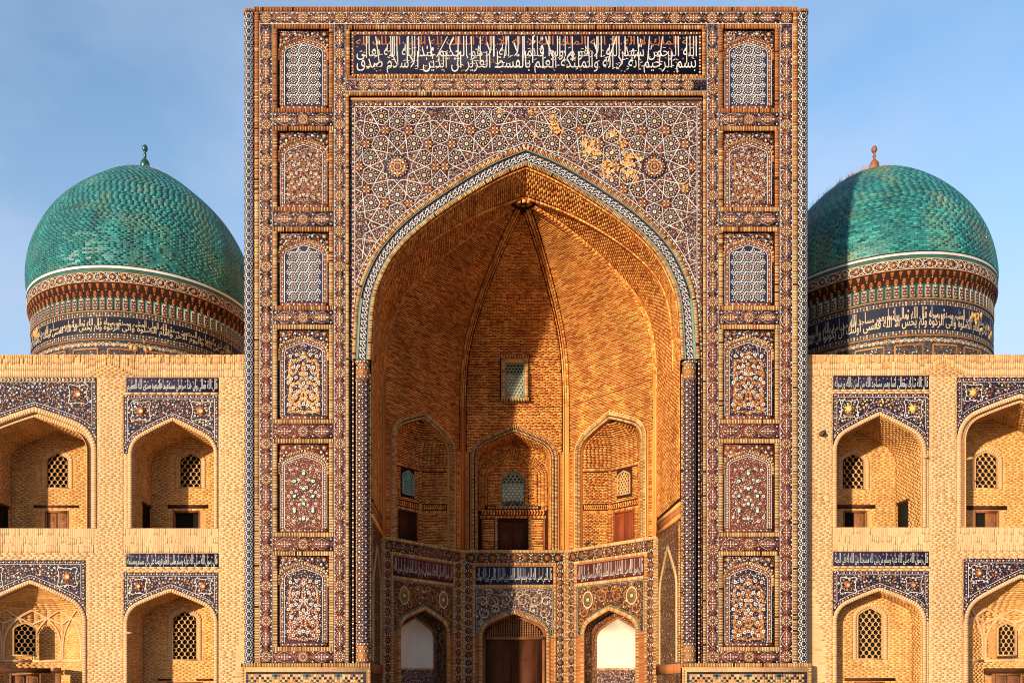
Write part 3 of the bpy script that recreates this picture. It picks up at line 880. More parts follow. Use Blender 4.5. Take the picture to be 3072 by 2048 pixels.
cellT += [t_poly(ngon(.085, 7), 'teal_glaze', .010), t_poly(ngon(.064, 6), 'white_glaze', .014), t_poly(ngon(.024, 6), 'ochre_glaze', .018)]
cc = np.array([c[:2] for c in cell_c]); okc = in_span(cc, .16)
stamp_objects(S0, 'star_tile', cellT, cc[okc], POR, .004)
half_ok = in_span(cc, .05) & ~okc
stamp(S0, STAR, [t for t in cellT[1:2]] + cellT[-3:], cc[half_ok], w=.004, scale=.6)
pet = [t_poly(ngon(.2, 10), 'maroon_glaze', .005, 0)]
for q in range(4): pet.append(t_kite(.035, .15, .035, .1, q * PI / 2 + PI / 4, 'cream_glaze', .010))
for q in range(4): pet.append(t_kite(.05, .19, .028, .12, q * PI / 2, 'ochre_glaze', .008))
pet.append(t_bead(.03, 'ochre_glaze', .006, 6, w=.010))
pc = np.array(petal_c); stamp(S0, STAR, pet, pc[in_span(pc, .12)], w=.002)
drp = [t_kite(-.05, .1, .05, .0, 0, 'terracotta', .006), t_bead(.028, 'white_glaze', .006, 6, w=.012)]
dc = np.array(drop_c); okd = in_span(dc[:, :2], .03); stamp(S0, STAR, drp, dc[okd][:, :2], rot=dc[okd][:, 2], w=.004)
big = [t_poly(ngon(.42, 20), 'navy_glaze', .004, 0)]
for q in range(10):
    big.append(t_kite(.06, .40, .06, .28, q * PI / 5 + PI / 10, 'ochre_glaze', .008))
    big.append(t_bead(.036, 'white_glaze', .006, 6, u=.25 * math.cos(q * PI / 5), v=.25 * math.sin(q * PI / 5), w=.012))
    big.append(t_bead(.026, 'white_glaze', .006, 5, u=.35 * math.cos(q * PI / 5), v=.35 * math.sin(q * PI / 5), w=.012))
    big.append(t_bead(.024, 'cream_glaze', .006, 5, u=.13 * math.cos(q * PI / 5), v=.13 * math.sin(q * PI / 5), w=.014))
big.append(t_bead(.06, 'ochre_glaze', .01, 8, w=.014))
cn = np.array(cen_c); stamp(S0, STAR, big, cn[in_span(cn, .3)], w=.002)
# white and rose beads along the edges
def beads_on(acc, C, pitch, w, mats=('white_glaze', 'maroon_glaze'), r=.033, S=None, n=6):
    C = np.asarray(C, float); L = path_len(C); m = max(1, int(L[-1] / pitch)); s_ = (np.arange(m) + .5) * L[-1] / m
    p = np.stack([np.interp(s_, L, C[:, 0]), np.interp(s_, L, C[:, 1])], -1)
    for i, mt in enumerate(mats): stamp(S or S0, acc, [t_bead(r, mt, .008, n)], p[i::len(mats)], w=w)
bm = ('white_glaze', 'rust_glaze', 'cream_glaze', 'maroon_glaze')
beads_on(STAR, offset(IN, .745), .085, .004, bm)
e = offset(IN, .815); lines(S0, STAR, [s_ for s_ in poly2segs(e) if abs(s_[0][0]) < 6.06 and abs(s_[1][0]) < 6.06], .022, .008, 'white_glaze')
for s in (-1, 1):
    beads_on(STAR, [(s * 6.13, zb), (s * 6.13, FZ(310))], .085, .006, bm)
    lines(S0, STAR, [((s * 6.065, ZSP + 2.0), (s * 6.065, FZ(316)))], .022, .01, 'white_glaze')
beads_on(STAR, [(-6.05, FZ(307)), (6.05, FZ(307))], .085, .006, bm)
lines(S0, STAR, [((-6.06, FZ(315)), (6.06, FZ(315)))], .022, .01, 'white_glaze')
STAR.build('star_inlay', POR, stuff=True)
# patches where the glaze has fallen
PAT = Acc()
for px, py, r in ((1668, 383, .26), (1770, 425, .3), (1757, 455, .22), (1820, 497, .34), (1887, 492, .36), (1900, 518, .26), (1795, 455, .2), (1601, 328, .18), (1660, 345, .16), (1870, 421, .2), (2060, 555, .14), (1842, 400, .2), (1500, 330, .12), (1890, 470, .24), (1610, 400, .12)):
    for _ in range(24):
        c = np.array([FA(px), FZ(py)]) + rng.normal(0, r * .62, 2); n = 9
        rr = r * .19 * (0.25 + rng.random(n) * 1.1); t = np.arange(n) * 2 * PI / n
        P = c + np.stack([rr * np.cos(t), rr * np.sin(t)], -1)
        if in_span(P, -.05).all():
            V, fs, mt = t_poly(P, 'bare_plaster', .020 + rng.random() * .004)
            PAT.add(S0.p(V[:, 0], V[:, 1], V[:, 2]), fs, mt)
PAT.build('bare_patch', sp_o, stuff=True)

# ---- great inscription
INS = Acc(); slab(S0, INS, FA(1062), FA(2098), FZ(216), FZ(101), 0, .05, 'navy_glaze')
slab(S0, INS, -6.22, 6.22, FZ(227), FZ(87), 0, .03, 'faience_maroon')
ins = INS.build('inscription_panel', POR)
LET = Acc(); KUF = Acc(); VIN = Acc()
for v in (94.5, 221): beads_on(VIN, [(-6.2, FZ(v)), (6.2, FZ(v))], .1, .032, ('white_glaze', 'ochre_glaze', 'cream_glaze', 'terracotta'), .035)
for s in (-1, 1): beads_on(VIN, [(s * 6.16, FZ(216)), (s * 6.16, FZ(101))], .1, .032, ('white_glaze', 'ochre_glaze'), .035)
lettering(S0, LET, 'بسم الرحيم انه لا اله والملئكة العلم بالقسط العزيز ان الدين الاسلام صدق', FA(1070), FA(2090), FZ(212), FZ(150), .058, 'white_glaze', 1.6, -.002)
lettering(S0, LET, 'الله الرحمن شهد الله الا هو و اولوا قائما لا اله الا هو الحكيم عند الله الله تعالى', FA(1070), FA(2092), FZ(176), FZ(105), .064, 'white_glaze', 2.6, -.002)
lettering(S0, KUF, 'الله الملك لا اله الا الله الملك الله لا اله الا الله الملك لله الامر الملك لله', FA(1068), FA(2094), FZ(131), FZ(105), .053, 'terracotta', 1.3, .005)
for i in range(26):      # long slanting strokes that cross both lines
    u = FA(1075) + (i + .4 + .4 * rng.random()) * (FA(2085) - FA(1075)) / 26
    sl_ = rng.choice([0, 0, 0, .5, -.5]) * rng.random()
    lines(S0, LET, [((u - sl_ * .4, FZ(107)), (u + sl_ * .4, FZ(160 + 30 * rng.random())))], .036, .066, 'white_glaze')
for _ in range(150):
    u_, v_ = rng.uniform(FA(1072), FA(2090)), rng.uniform(FZ(208), FZ(140)); a_ = rng.uniform(-.6, .6)
    lines(S0, LET, [((u_ - .05 * math.cos(a_), v_ - .05 * math.sin(a_)), (u_ + .05 * math.cos(a_), v_ + .05 * math.sin(a_)))], .022, .07, 'white_glaze')
for _ in range(170):
    stamp(S0, VIN, [t_bead(.03, 'ochre_glaze', .004, 5)], [(rng.uniform(-6, 6), rng.uniform(FZ(212), FZ(106)))], w=.048)
LET.build('lettering', ins); KUF.build('upper_lettering', ins); VIN.build('bead_row', ins, stuff=True)

# ---- the twelve tiled panels
def mirror(P): Q = np.array(P, float); Q[:, 0] *= -1; return Q
def smooth(P, n=24):
    P = np.array(P, float); t = np.linspace(0, len(P) - 1, n)
    out = np.stack([np.interp(t, np.arange(len(P)), P[:, i]) for i in (0, 1)], -1)
    for _ in range(3): out[1:-1] = (out[:-2] + 2 * out[1:-1] + out[2:]) / 4
    return out
VINE = [[(0, .97), (.16, .86), (.42, .80), (.66, .86), (.8, .78), (.82, .66), (.62, .60), (.4, .66), (.42, .74)],
        [(.0, .80), (.10, .70), (.02, .60), (.24, .52), (.26, .44), (.0, .32)], [(.8, .78), (.86, .6), (.8, .5), (.62, .42)],
        [(0, .62), (.3, .46), (.62, .48), (.84, .40), (.82, .28), (.56, .20), (.34, .26), (.4, .36), (.56, .33)],
        [(0, .40), (.14, .30), (.1, .22), (.4, .10), (.9, .03), (.5, .02), (.12, .03), (0, -.03)], [(.88, .3), (.74, .14), (.9, .03)], [(0, .24), (.5, .13), (.92, .22)]]
FLOW = [(0, .88), (0, .47), (0, .14), (.3, .74), (.6, .72), (.44, .56), (.18, .62), (.72, .54), (.55, .28), (.26, .34), (.72, .36), (.22, .12), (.6, .08), (.78, .9), (.4, .92), (.16, .42), (.9, .48), (.9, .14)]

def tile_panel(c, t_py, b_py, kind, label):
    z1, z0 = FZ(t_py), FZ(b_py)
    base = Acc(); hw = 1.065
    redp = .75 if t_py < 300 else (.3 if t_py < 960 else 0)
    slab(S0, base, c - hw + .16, c + hw - .16, z0 + .16, z1 - .16, 0, .012, 'faience_navy' if kind != 'fine' else 'faience_maroon')
    pts = arch_pts(c, .67, z1 - .98, z1 - .60, 20, .5, 50)
    P = legs(pts, z0 + .31)
    # field inside the arch
    f = np.stack([P[1:-1, 0], np.full(len(P) - 2, z0 + .31)], -1); n = len(f)
    mt = {'stars': 'navy_glaze', 'vine': 'faience_wing', 'scroll': 'faience_navy', 'fine': 'faience_maroon'}[kind]
    V = np.concatenate([P[1:-1], f]); base.add(S0.p(V[:, 0], V[:, 1], .02), [[i, i + 1, i + 1 + n, i + n] for i in range(n - 1)], mt)
    strip(S0, base, P, .0, .16, .03, 'faience_maroon' if kind in ('stars', 'fine') else 'faience_rust', .01)
    slab(S0, base, c - .83, c + .83, z0 + .175, z0 + .308, 0, .03, 'faience_maroon')
    o = base.build('tile_panel', POR, label=label)
    fr_ = [((c - hw, z0 + .165), (c + hw, z0 + .165)), ]
    edge([(c - hw, z0), (c + hw, z0)], 0, .15, .135, red=redp); edge([(c - hw, z1 - .15), (c + hw, z1 - .15)], 0, .15, .135, red=redp)
    for s in (-1, 1): edge([(c + s * hw, z0 + .16), (c + s * hw, z1 - .16)], 0, s * .15, .135, red=redp)
    rim = np.concatenate([[[P[0, 0], P[1, 1] - .25]], P[1:-1], [[P[-1, 0], P[1, 1] - .25]]])
    edge(rim, .165, .24, .075, red=redp)
    q = Acc()
    bl = [((c - hw + .0, z0 - .012), (c + hw, z0 - .012)), ((c - hw, z1 + .012), (c + hw, z1 + .012))]
    beads_on(q, offset(P, .08), .085, .032, ('white_glaze', 'ochre_glaze' if kind != 'fine' else 'cream_glaze'), .03)
    beads_on(q, [(c - .8, z0 + .24), (c + .8, z0 + .24)], .1, .032, ('white_glaze', 'rust_glaze'), .03)
    lines(S0, q, poly2segs(offset(P, .005)), .02, .032, 'white_glaze'); lines(S0, q, poly2segs(offset(P, .158)), .014, .032, 'white_glaze')
    # corner flowers over the arch
    for s in (-1, 1):
        for du, dv, r in ((.72, .28, .07), (.5, .3, .045), (.3, .26, .04), (.82, .48, .05), (.62, .44, .04), (.84, .66, .035), (.15, .3, .03), (.7, .56, .03)):
            T = [t_bead(r, 'ochre_glaze' if r > .04 else 'white_glaze', .008, 7), t_bead(r * .4, 'white_glaze', .006, 5, w=.012)]
            stamp(S0, q, T, [(c + s * du, z1 - dv)], w=.014)
    zf0, zf1, hw2 = z0 + .33, z1 - .66, .64
    inside = lambda p, m: (np.abs(p[:, 0] - c) < hw2 - m) & (p[:, 1] > zf0 + m) & (p[:, 1] < np.interp(p[:, 0], pts[:, 0], pts[:, 1]) - m)
    if kind == 'stars':
        pit = .352
        ring = [t_bead(.045, 'ochre_glaze', .008, 8)]
        for k_ in range(10):
            t = k_ * PI / 5; ring.append(t_kite(.06, .125, .02, .09, t, 'white_glaze', .008))
        dots = []
        for k_ in range(12):
            t = k_ * PI / 6 + .13; dots.append(t_bead(.021, 'white_glaze', .006, 5, u=.165 * math.cos(t), v=.165 * math.sin(t)))
        g_ = np.array([(c + i * pit, zf0 + .18 + j * pit) for i in (-1, 0, 1) for j in range(12)])
        stamp(S0, q, ring, g_[inside(g_, .08)], w=.02)
        allp = []
        for gx, gz in g_:
            for k_ in range(12):
                t = k_ * PI / 6 + .13; allp.append((gx + .17 * math.cos(t), gz + .17 * math.sin(t)))
        g2 = [(c + (i + .5) * pit, zf0 + .18 + (j + .5) * pit) for i in (-2, -1, 0, 1) for j in range(-1, 12)]
        for gx, gz in g2:
            allp.append((gx, gz))
            for k_ in range(6):
                t = k_ * PI / 3; allp.append((gx + .07 * math.cos(t), gz + .07 * math.sin(t)))
        allp = np.array(uniq(allp, .035)); stamp(S0, q, [t_bead(.027, 'white_glaze', .006, 5)], allp[inside(allp, .02)], w=.02)
    else:
        col = {'vine': ('bare_plaster' if c < 0 else 'ochre_glaze') if t_py < 1300 else 'ochre_glaze', 'scroll': 'ochre_glaze', 'fine': 'cream_glaze'}[kind]
        if kind == 'vine' and t_py > 1300 and c < 0: col = 'rust_glaze'
        th = {'vine': .078, 'scroll': .026, 'fine': .02}[kind]
        def tr(P_): P_ = np.array(P_, float); return np.stack([c + P_[:, 0] * hw2 * .93, zf0 + .06 + P_[:, 1] * (zf1 - zf0) * .90], -1)
        for vi, crv in enumerate(VINE if kind != 'fine' else []):
            for mm in (lambda x: np.array(x, float), mirror):
                C = smooth(tr(mm(crv)))
                ok = inside(C, .0)
                if ok.sum() < 4: continue
                C = C[ok]
                strip(S0, q, C, -th / 2, th / 2, .03 + .002 * vi + rng.random() * .001, col, .02)
                if kind == 'vine': beads_on(q, C, .085, .046, ('cream_glaze', 'rust_glaze' if col != 'rust_glaze' else 'white_glaze'), .024)
        fl = []
        for x, y in FLOW: fl += [(x, y), (-x, y)]
        fl = tr(uniq(fl, .02)); okf = inside(fl, .07)
        FT = [t_bead(.062, 'white_glaze', .008, 8), t_poly(ngon(.03, 6), 'ochre_glaze', .014), t_bead(.012, 'navy_glaze', .004, 4, w=.015)]
        stamp(S0, q, FT, fl[okf], w=.05 if kind == 'vine' else .03, scale=1.0 if kind == 'vine' else .8)
        m_ = {'vine': 330, 'scroll': 300, 'fine': 420}[kind]
        rp = np.stack([c + rng.uniform(-hw2, hw2, m_), rng.uniform(zf0, zf1 + .1, m_)], -1)
        rp = rp[inside(rp, .04)]; rp[:, 0] = c + np.abs(rp[:, 0] - c)
        rp = np.array(uniq(rp.tolist(), .06)); rp = np.concatenate([rp, np.stack([2 * c - rp[:, 0], rp[:, 1]], -1)])
        for i, mt in enumerate(('white_glaze', 'ochre_glaze', 'white_glaze' if kind != 'scroll' else 'rust_glaze', 'maroon_glaze' if kind == 'fine' else 'ochre_glaze')):
            stamp(S0, q, [t_bead(.024 if kind != 'fine' else .018, mt, .006, 5)], rp[i::4], w=.028, scale=rng.uniform(.8, 1.3, len(rp[i::4])))
        if kind == 'fine':
            for x, y in ((0, .84), (0, .6), (0, .36), (0, .12), (.55, .72), (-.55, .72), (.55, .24), (-.55, .24), (.55, .48), (-.55, .48)):
                stamp(S0, q, [t_poly(ngon(.1, 8, 0, 1, 1.1), 'teal_glaze', .006, 0), t_bead(.055, 'white_glaze', .01, 8, w=.008)], tr([(x, y)]), w=.026)
    q.build('glazed_inlay', o, stuff=True)

KINDS = ['stars', 'scroll', 'stars', 'vine', 'fine', 'vine']
DESC = ['white star lattice', 'ochre scrolls and small white flowers', 'white star lattice', 'cream vine scrolls on navy', 'fine maroon and ochre flower specks', 'broad orange vine scrolls on navy']
for s, sd in ((-1, 'left'), (1, 'right')):
    for (t_, b_), kd, ds in zip(NICHE, KINDS, DESC):
        tile_panel(s * 7.875, t_, b_, kd, 'arched tile panel with ' + ds)

# ---- round corner columns of the portal and the engaged columns of the arch
def dotted_column(x, y, R, z0, z1, name, dense):
    c = Cyl((x, y), R); b = Acc()
    grid(c, b, np.linspace(-R * 2.6, R * 2.6, 17), [z0, z1], 0, 'navy_glaze' if dense else 'faience_ground')
    o = b.build(name, POR)
    q = Acc(); P = []; P2 = []
    if dense:
        pit = .26
        n = int((z1 - z0) / pit)
        for j in range(n):
            for i in (-1, 0, 1):
                zc = z0 + (j + .5) * pit + (pit / 2 if i else 0); uc = i * .205
                P2.append((uc, zc))
                for k_ in range(9):
                    t = k_ * 2 * PI / 9; P.append((uc + .085 * math.cos(t), zc + .105 * math.sin(t)))
                P.append((uc + .11, zc + .13)); P.append((uc - .11, zc + .13))
        P = np.array([p for p in P if abs(p[0]) < R * 2.2 and z0 < p[1] < z1])
        stamp(c, q, [t_bead(.025, 'white_glaze', .006, 5)], P)
        stamp(c, q, [t_bead(.018, 'ochre_glaze', .006, 5)], [p for p in P2 if p[1] < z1])
    else:
        pit = .19
        n = int((z1 - z0) / pit)
        A_, B_, C_ = [], [], []
        for j in range(n):
            for i in range(-3, 4):
                zc = z0 + (j + .5 + (.5 if i % 2 else 0)) * pit; uc = i * .125
                if zc > z1: continue
                (A_ if i % 2 else B_).append((uc, zc)); C_.append((uc, zc + pit / 2))
        stamp(c, q, [t_poly(ngon(.06, 6, PI / 6, 1, 1.2), 'navy_glaze', .006, 0), t_bead(.036, 'white_glaze', .01, 7, w=.008)], A_)
        stamp(c, q, [t_poly(ngon(.06, 6, PI / 6, 1, 1.2), 'navy_glaze', .006, 0), t_bead(.032, 'cream_glaze', .01, 6, w=.008)], B_)
        stamp(c, q, [t_bead(.034, 'rust_glaze', .006, 4)], C_)
    q.build('white_inlay', o, stuff=True)
    return o
for s in (-1, 1):
    o = dotted_column(s * 9.785, .12, .19, Z0, FZ(38), 'corner_column', True)
    cp = Acc(); cy = Cyl((s * 9.785, .12), .19)
    Q = np.array([[[u, FZ(38)], [u + .04, FZ(38)], [u + .04, FZ(30)], [u, FZ(30)]] for u in np.arange(-.45, .45, .055)])
    quads(cy, cp, Q, -.05, .03, 'red_edging_brick'); cp.add([(s * 9.785 + .2 * math.cos(t), .12 + .2 * math.sin(t), FZ(31)) for t in np.arange(10) * PI / 5], [list(range(10))], 'red_edging_brick')
    cp.build('cap', o)
    o = dotted_column(s * 5.76, .06, .215, FZ(1930), FZ(1140), 'engaged_column', False)
    for zz0, zz1, nm in ((FZ(1140), FZ(1086), 'capital'), (FZ(1986), FZ(1928), 'column_base')):
        b = Acc(); h = zz1 - zz0
        prof = [(.21, 0), (.25, .06), (.25, .14), (.19, .3), (.24, .5), (.24, .68), (.19, .84), (.25, .93), (.25, 1)]
        A_ = np.linspace(-PI * .75, PI * .75, 15)
        V = np.array([(s * 5.76 + r * math.sin(t), .06 - r * math.cos(t), zz0 + h * q_) for r, q_ in prof for t in A_])
        n = len(A_); b.add(V, [[j * n + i, j * n + i + 1, (j + 1) * n + i + 1, (j + 1) * n + i] for j in range(len(prof) - 1) for i in range(n - 1)], 'ochre_glaze')
        cyl = Cyl((s * 5.76, .06), .25)
        stamp(cyl, b, [t_poly(ngon(.05, 8), 'navy_glaze', .004, -.06), t_bead(.034, 'white_glaze', .01, 7)], [(u, zz0 + h * q_) for q_ in (.12, .6, .95) for u in (-.2, -.07, .07, .2)], w=0)
        stamp(cyl, b, [t_bead(.03, 'cream_glaze', .01, 5)], [(u, zz0 + h * q_) for q_ in (.36, .8) for u in (-.14, 0, .14)], w=-.02)
        b.build(nm, o)

# ---- plinth with stepped tile pattern
PL = Acc(); PLT = Pieces()
for s in (-1, 1):
    PL = Acc()
    u0, u1 = sorted((s * AW, s * 10.05))
    slab(S0, PL, u0, u1, Z0, FZ(2000), 0, .2, 'tan_mortar')
    edge([(u0, FZ(2000)), (u1, FZ(2000))], 0, .14, .23, .0)
    for u in (u0, u1 - .1): edge([(u, Z0), (u, FZ(2002))], 0, -.1, .23, .0)
    cell = .092; nx = int((u1 - u0 - .3) / cell); nz = int((FZ(2008) - Z0) / cell)
    ou = (u0 + u1) / 2 - nx * cell / 2; Qs = {'navy_glaze': [], 'teal_glaze': [], 'terracotta': [], 'edging_brick': []}
    for i in range(nx):
        for j in range(nz):
            x = (i - nx // 2) % 12; x = min(x, 12 - x); y = (j + 3) % 10; y = min(y, 10 - y)
            c = 'edging_brick'
            if i in (0, nx - 1) or j == nz - 1: c = 'navy_glaze'
            elif (x + y) % 6 == 0: c = 'navy_glaze'
            elif (x == 0 and y < 2) or (x == 6 and y > 3): c = 'teal_glaze'
            elif (x == 1 and y == 0) or (x == 5 and y == 5) or (x == 3 and y == 5) or (x == 2 and y == 2): c = 'teal_glaze'
            elif x == 3 and y == 1: c = 'navy_glaze'
            a0, b0 = ou + i * cell, FZ(2008) - (j + 1) * cell if False else Z0 + j * cell
            Qs[c].append([[a0 + .004, b0 + .004], [a0 + cell - .004, b0 + .004], [a0 + cell - .004, b0 + cell - .004], [a0 + .004, b0 + cell - .004]])
    for mt, q_ in Qs.items(): PLT.add(S0, np.array(q_), .15, .212, mt)
    PL.build('plinth', POR)
PLT.build('plinth_tile', POR, 300)
INL.build('band_inlay', POR, stuff=True); JNT.build('joint_bed', POR, stuff=True)

# ------------------------------------------------------------------ the deep vaulted niche of the portal
VB = Pieces()          # vault and wall bricks
TR = Acc()             # trim strips
def shift(S, w): return Plane((S.o[0] + w * S.nn[0], S.o[1] + w * S.nn[1]), S.u)
def reveal(S, acc, P, w0, w1, mat, P1=None):
    P1 = P if P1 is None else P1; n = len(P); i = np.arange(n - 1)
    acc.add(np.concatenate([S.p(P[:, 0], P[:, 1], w0), S.p(P1[:, 0], P1[:, 1], w1)]), np.stack([i, i + 1, i + 1 + n, i + n], -1), mat)
class Soffit:
    """inside face of an opening in wall S: u = depth from the front, v = distance along the arch line"""
    def __init__(s, S, P, w0=0.0): s.S = S; s.P = P; s.L = path_len(P); s.N = offset(P, -1.0) - P; s.w0 = w0
    def p(s, U, V, W_):
        U, V, W_ = np.broadcast_arrays(np.asarray(U, float), np.asarray(V, float), np.asarray(W_, float))
        g_ = lambda C: np.interp(V, s.L, C)
        nu, nv = g_(s.N[:, 0]), g_(s.N[:, 1]); l = np.maximum(np.hypot(nu, nv), 1e-6)
        return s.S.p(g_(s.P[:, 0]) + W_ * nu / l, g_(s.P[:, 1]) + W_ * nv / l, s.w0 - U)
def arch_fill(S, acc, P, vb, w, mat):
    n = len(P); f = np.stack([P[:, 0], np.full(n, vb)], -1); V = np.concatenate([P, f]); i = np.arange(n - 1)
    acc.add(S.p(V[:, 0], V[:, 1], w), np.stack([i, i + 1, i + 1 + n, i + n], -1), mat)
def arch_span(P, zb):
    """free-span cutter for an arched opening: returns (left, right) at height v or None"""
    k = int(np.argmax(P[:, 1]))
    def f(v):
        if v < zb or v > P[k, 1]: return None
        if v <= P[0, 1]: return P[0, 0], P[-1, 0]
        return float(np.interp(v, P[:k + 1, 1], P[:k + 1, 0])), float(np.interp(v, P[k:, 1][::-1], P[k:, 0][::-1]))
    return f
def spans(u0, u1, cuts, rects=()):
    def f(v):
        iv = [(u0, u1)]
        for c in cuts:
            x = c(v)
            if x: iv = cut(iv, *x)
        for r in rects:
            if r[2] < v < r[3]: iv = cut(iv, r[0], r[1])
        return iv
    return f

def grille(S, name, parent, u0, u1, v0, v1, mat, arched=True, p=.225, q=.148, w=.03, depth=.09, hole=.62, pale=None, frame_mat=None, P=None):
    """pierced screen of hexagonal holes in its frame, with a dark (or pale, up to height pale) room behind"""
    c = (u0 + u1) / 2; a = (u1 - u0) / 2
    if arched and P is None: P = arch_pts(c, a, v1 - a * .78, v1, 14, .5, 50)
    fr_ = Acc(); fw = .045
    outline = legs(P, v0) if arched else np.array([(u0, v0), (u0, v1), (u1, v1), (u1, v0)], float)
    if arched:
        strip(S, fr_, outline, -fw, 0.01, w + .03, frame_mat or mat, w - depth)
    else:
        slab(S, fr_, u0, u0 + fw, v0, v1, w - depth, w + .03, frame_mat or mat); slab(S, fr_, u1 - fw, u1, v0, v1, w - depth, w + .03, frame_mat or mat)
        slab(S, fr_, u0 + fw, u1 - fw, v1 - fw, v1, w - depth, w + .029, frame_mat or mat)
    slab(S, fr_, u0 + .0, u1 - .0, v0 - .01, v0 + fw, w - depth, w + .032, frame_mat or mat)
    o = fr_.build(name, parent)
    gr = Acc()
    y1 = (q * q + (p / 2) ** 2) / (2 * q); y2 = q - y1
    outer = [(0, y1), (p / 2, y2), (p / 2, -y2), (0, -y1), (-p / 2, -y2), (-p / 2, y2)]
    hr = min(p, q * 1.15) * .5 * hole * 1.35
    inner = [(hr * math.sin(t) * (1 if True else 1), hr * math.cos(t)) for t in np.arange(6) * PI / 3]
    V = np.array([(x, y, w) for x, y in outer] + [(x, y, w) for x, y in inner] + [(x, y, w - .06) for x, y in inner])
    f1 = [[i, (i + 1) % 6, 6 + (i + 1) % 6, 6 + i] for i in range(6)] + [[6 + i, 6 + (i + 1) % 6, 12 + (i + 1) % 6, 12 + i] for i in range(6)]
    T = [(V, np.array(f1), mat)]
    pos = []
    sp = arch_span(P, v0) if arched else (lambda v: (u0, u1) if v0 < v < v1 else None)
    nr = int((v1 - v0) / q) + 2; nc = int(a / p) + 2
    for j in range(nr):
        for i in range(-nc, nc + 1):
            pu, pv = c + (i + (.5 if j % 2 else 0)) * p, v0 + fw + (j + .35) * q
            x = sp(pv)
            if x and x[0] + p * .30 < pu < x[1] - p * .30 and pv < v1 - q * .35: pos.append((pu, pv))
    stamp(S, gr, T, pos)
    gr.build('pierced_screen', o)
    bk = Acc()
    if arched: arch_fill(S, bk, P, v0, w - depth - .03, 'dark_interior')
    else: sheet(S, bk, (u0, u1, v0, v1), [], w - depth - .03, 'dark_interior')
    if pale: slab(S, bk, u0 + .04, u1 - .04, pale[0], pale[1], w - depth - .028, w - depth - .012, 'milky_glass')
    bk.build('pane' if pale else 'dark_room', o)
    return o

def door(S, parent, u0, u1, v0, v1, mat, w=.0, opened=None, panels=3, frame_mat=None, label=None, lintel=None):
    """two-leaf panelled wooden door in its frame; opened = 'both', 'left' or 'right' leaf swung in"""
    fm = frame_mat or mat; f = Acc(); t = .07
    slab(S, f, u0, u0 + t, v0, v1, w - .1, w + .05, fm); slab(S, f, u1 - t, u1, v0, v1, w - .1, w + .05, fm); slab(S, f, u0 + t, u1 - t, v1 - t, v1, w - .1, w + .048, fm)
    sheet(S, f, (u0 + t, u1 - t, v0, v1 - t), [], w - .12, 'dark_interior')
    o = f.build('door', parent, label=label)
    c = (u0 + u1) / 2
    for sd, (x0, x1) in (('left', (u0 + t + .004, c - .006)), ('right', (c + .006, u1 - t - .004))):
        if opened in (sd, 'both'): continue
        l = Acc(); y0, y1 = v0 + .02, v1 - t - .006
        slab(S, l, x0, x1, y0, y1, w - .08, w - .015, mat)
        m = .07 if x1 - x0 > .3 else .045; hh = (y1 - y0 - m) / panels
        for k_ in range(panels):
            a0, a1, b0, b1 = x0 + m, x1 - m, y0 + m + k_ * hh, y0 + (k_ + 1) * hh
            for e in (((a0, b0), (a1, b0)), ((a1, b0), (a1, b1)), ((a1, b1), (a0, b1)), ((a0, b1), (a0, b0))):
                lines(S, l, [e], .035, w - .012, mat)
            stamp(S, l, [t_poly(ngon(min(a1 - a0, hh) * .16, 8), mat, .01, -.004), t_bead(min(a1 - a0, hh) * .08, mat, .014, 6, w=.008)], [((a0 + a1) / 2, (b0 + b1) / 2)], w=w - .012)
        l.build('door_leaf', o)
    if lintel:
        b = Acc(); slab(S, b, lintel[0], lintel[1], lintel[2], lintel[3], w - .1, w + .09, 'dark_wood'); b.build('lintel', o)
    return o

def herring(S, u0, u1, v0, v1, w0, w1, mat, pz=None):
    """row of slanting bricks, like a chevron course"""
    n = max(2, int((u1 - u0) / .13)); st = (u1 - u0) / n; m = (v0 + v1) / 2; Q = []
    for i in range(n):
        x = u0 + i * st
        Q.append(((x, v0 + .01), (x + st * .55, v0 + .01), (x + st * .95, m - .006), (x + st * .4, m - .006)))
        Q.append(((x + st * .4, m + .006), (x + st * .95, m + .006), (x + st * .55, v1 - .01), (x, v1 - .01)))
    (pz or VB).add(S, np.array(Q), w0, w1, mat)

LEDGE = 7.72
PTS = {'P0': (-AW, .12), 'P1': (-AW, 4.0), 'P2': (-2.3, 7.7), 'P3': (2.3, 7.7), 'P4': (AW, 4.0), 'P5': (AW, .12)}
TOPA = np.array([0.0, 1.3, 19.64])
def bay_plane(a_, b_): return Plane(PTS[a_], (PTS[b_][0] - PTS[a_][0], PTS[b_][1] - PTS[a_][1])), math.dist(PTS[a_], PTS[b_])

# vault profile: share of the way to the crown -> height
prt = np.array([0, 0, .008, .03, .07, .13, .2, .35, .53, .75, 1.0]); prz = np.array([13.27, 14.0, 14.75, 15.7, 16.35, 16.88, 17.28, 17.95, 18.58, 19.18, 19.64])
pth = np.arccos(1 - prt); qs = np.concatenate([[0], np.cumsum(np.hypot(np.diff(pth) * 4, np.diff(prz)))]); qq = np.linspace(0, qs[-1], 70)
pt_, pz_ = np.interp(qq, qs, pth), np.interp(qq, qs, prz)
for _ in range(14): pt_[1:-1] = (pt_[:-2] + 2 * pt_[1:-1] + pt_[2:]) / 4; pz_[1:-1] = (pz_[:-2] + 2 * pz_[1:-1] + pz_[2:]) / 4
PT = 1 - np.cos(pt_); PT[0] = 0
def rib(P, zmin):
    P = np.array(P); k_ = pz_ >= zmin
    t, z = PT[k_], pz_[k_]
    t = np.concatenate([[0], t]); z = np.concatenate([[zmin], z])
    return np.stack([P[0] + (TOPA[0] - P[0]) * t, P[1] + (TOPA[1] - P[1]) * t, z], -1)
REF = (0, 2.2, 11)
VBASE = Acc()
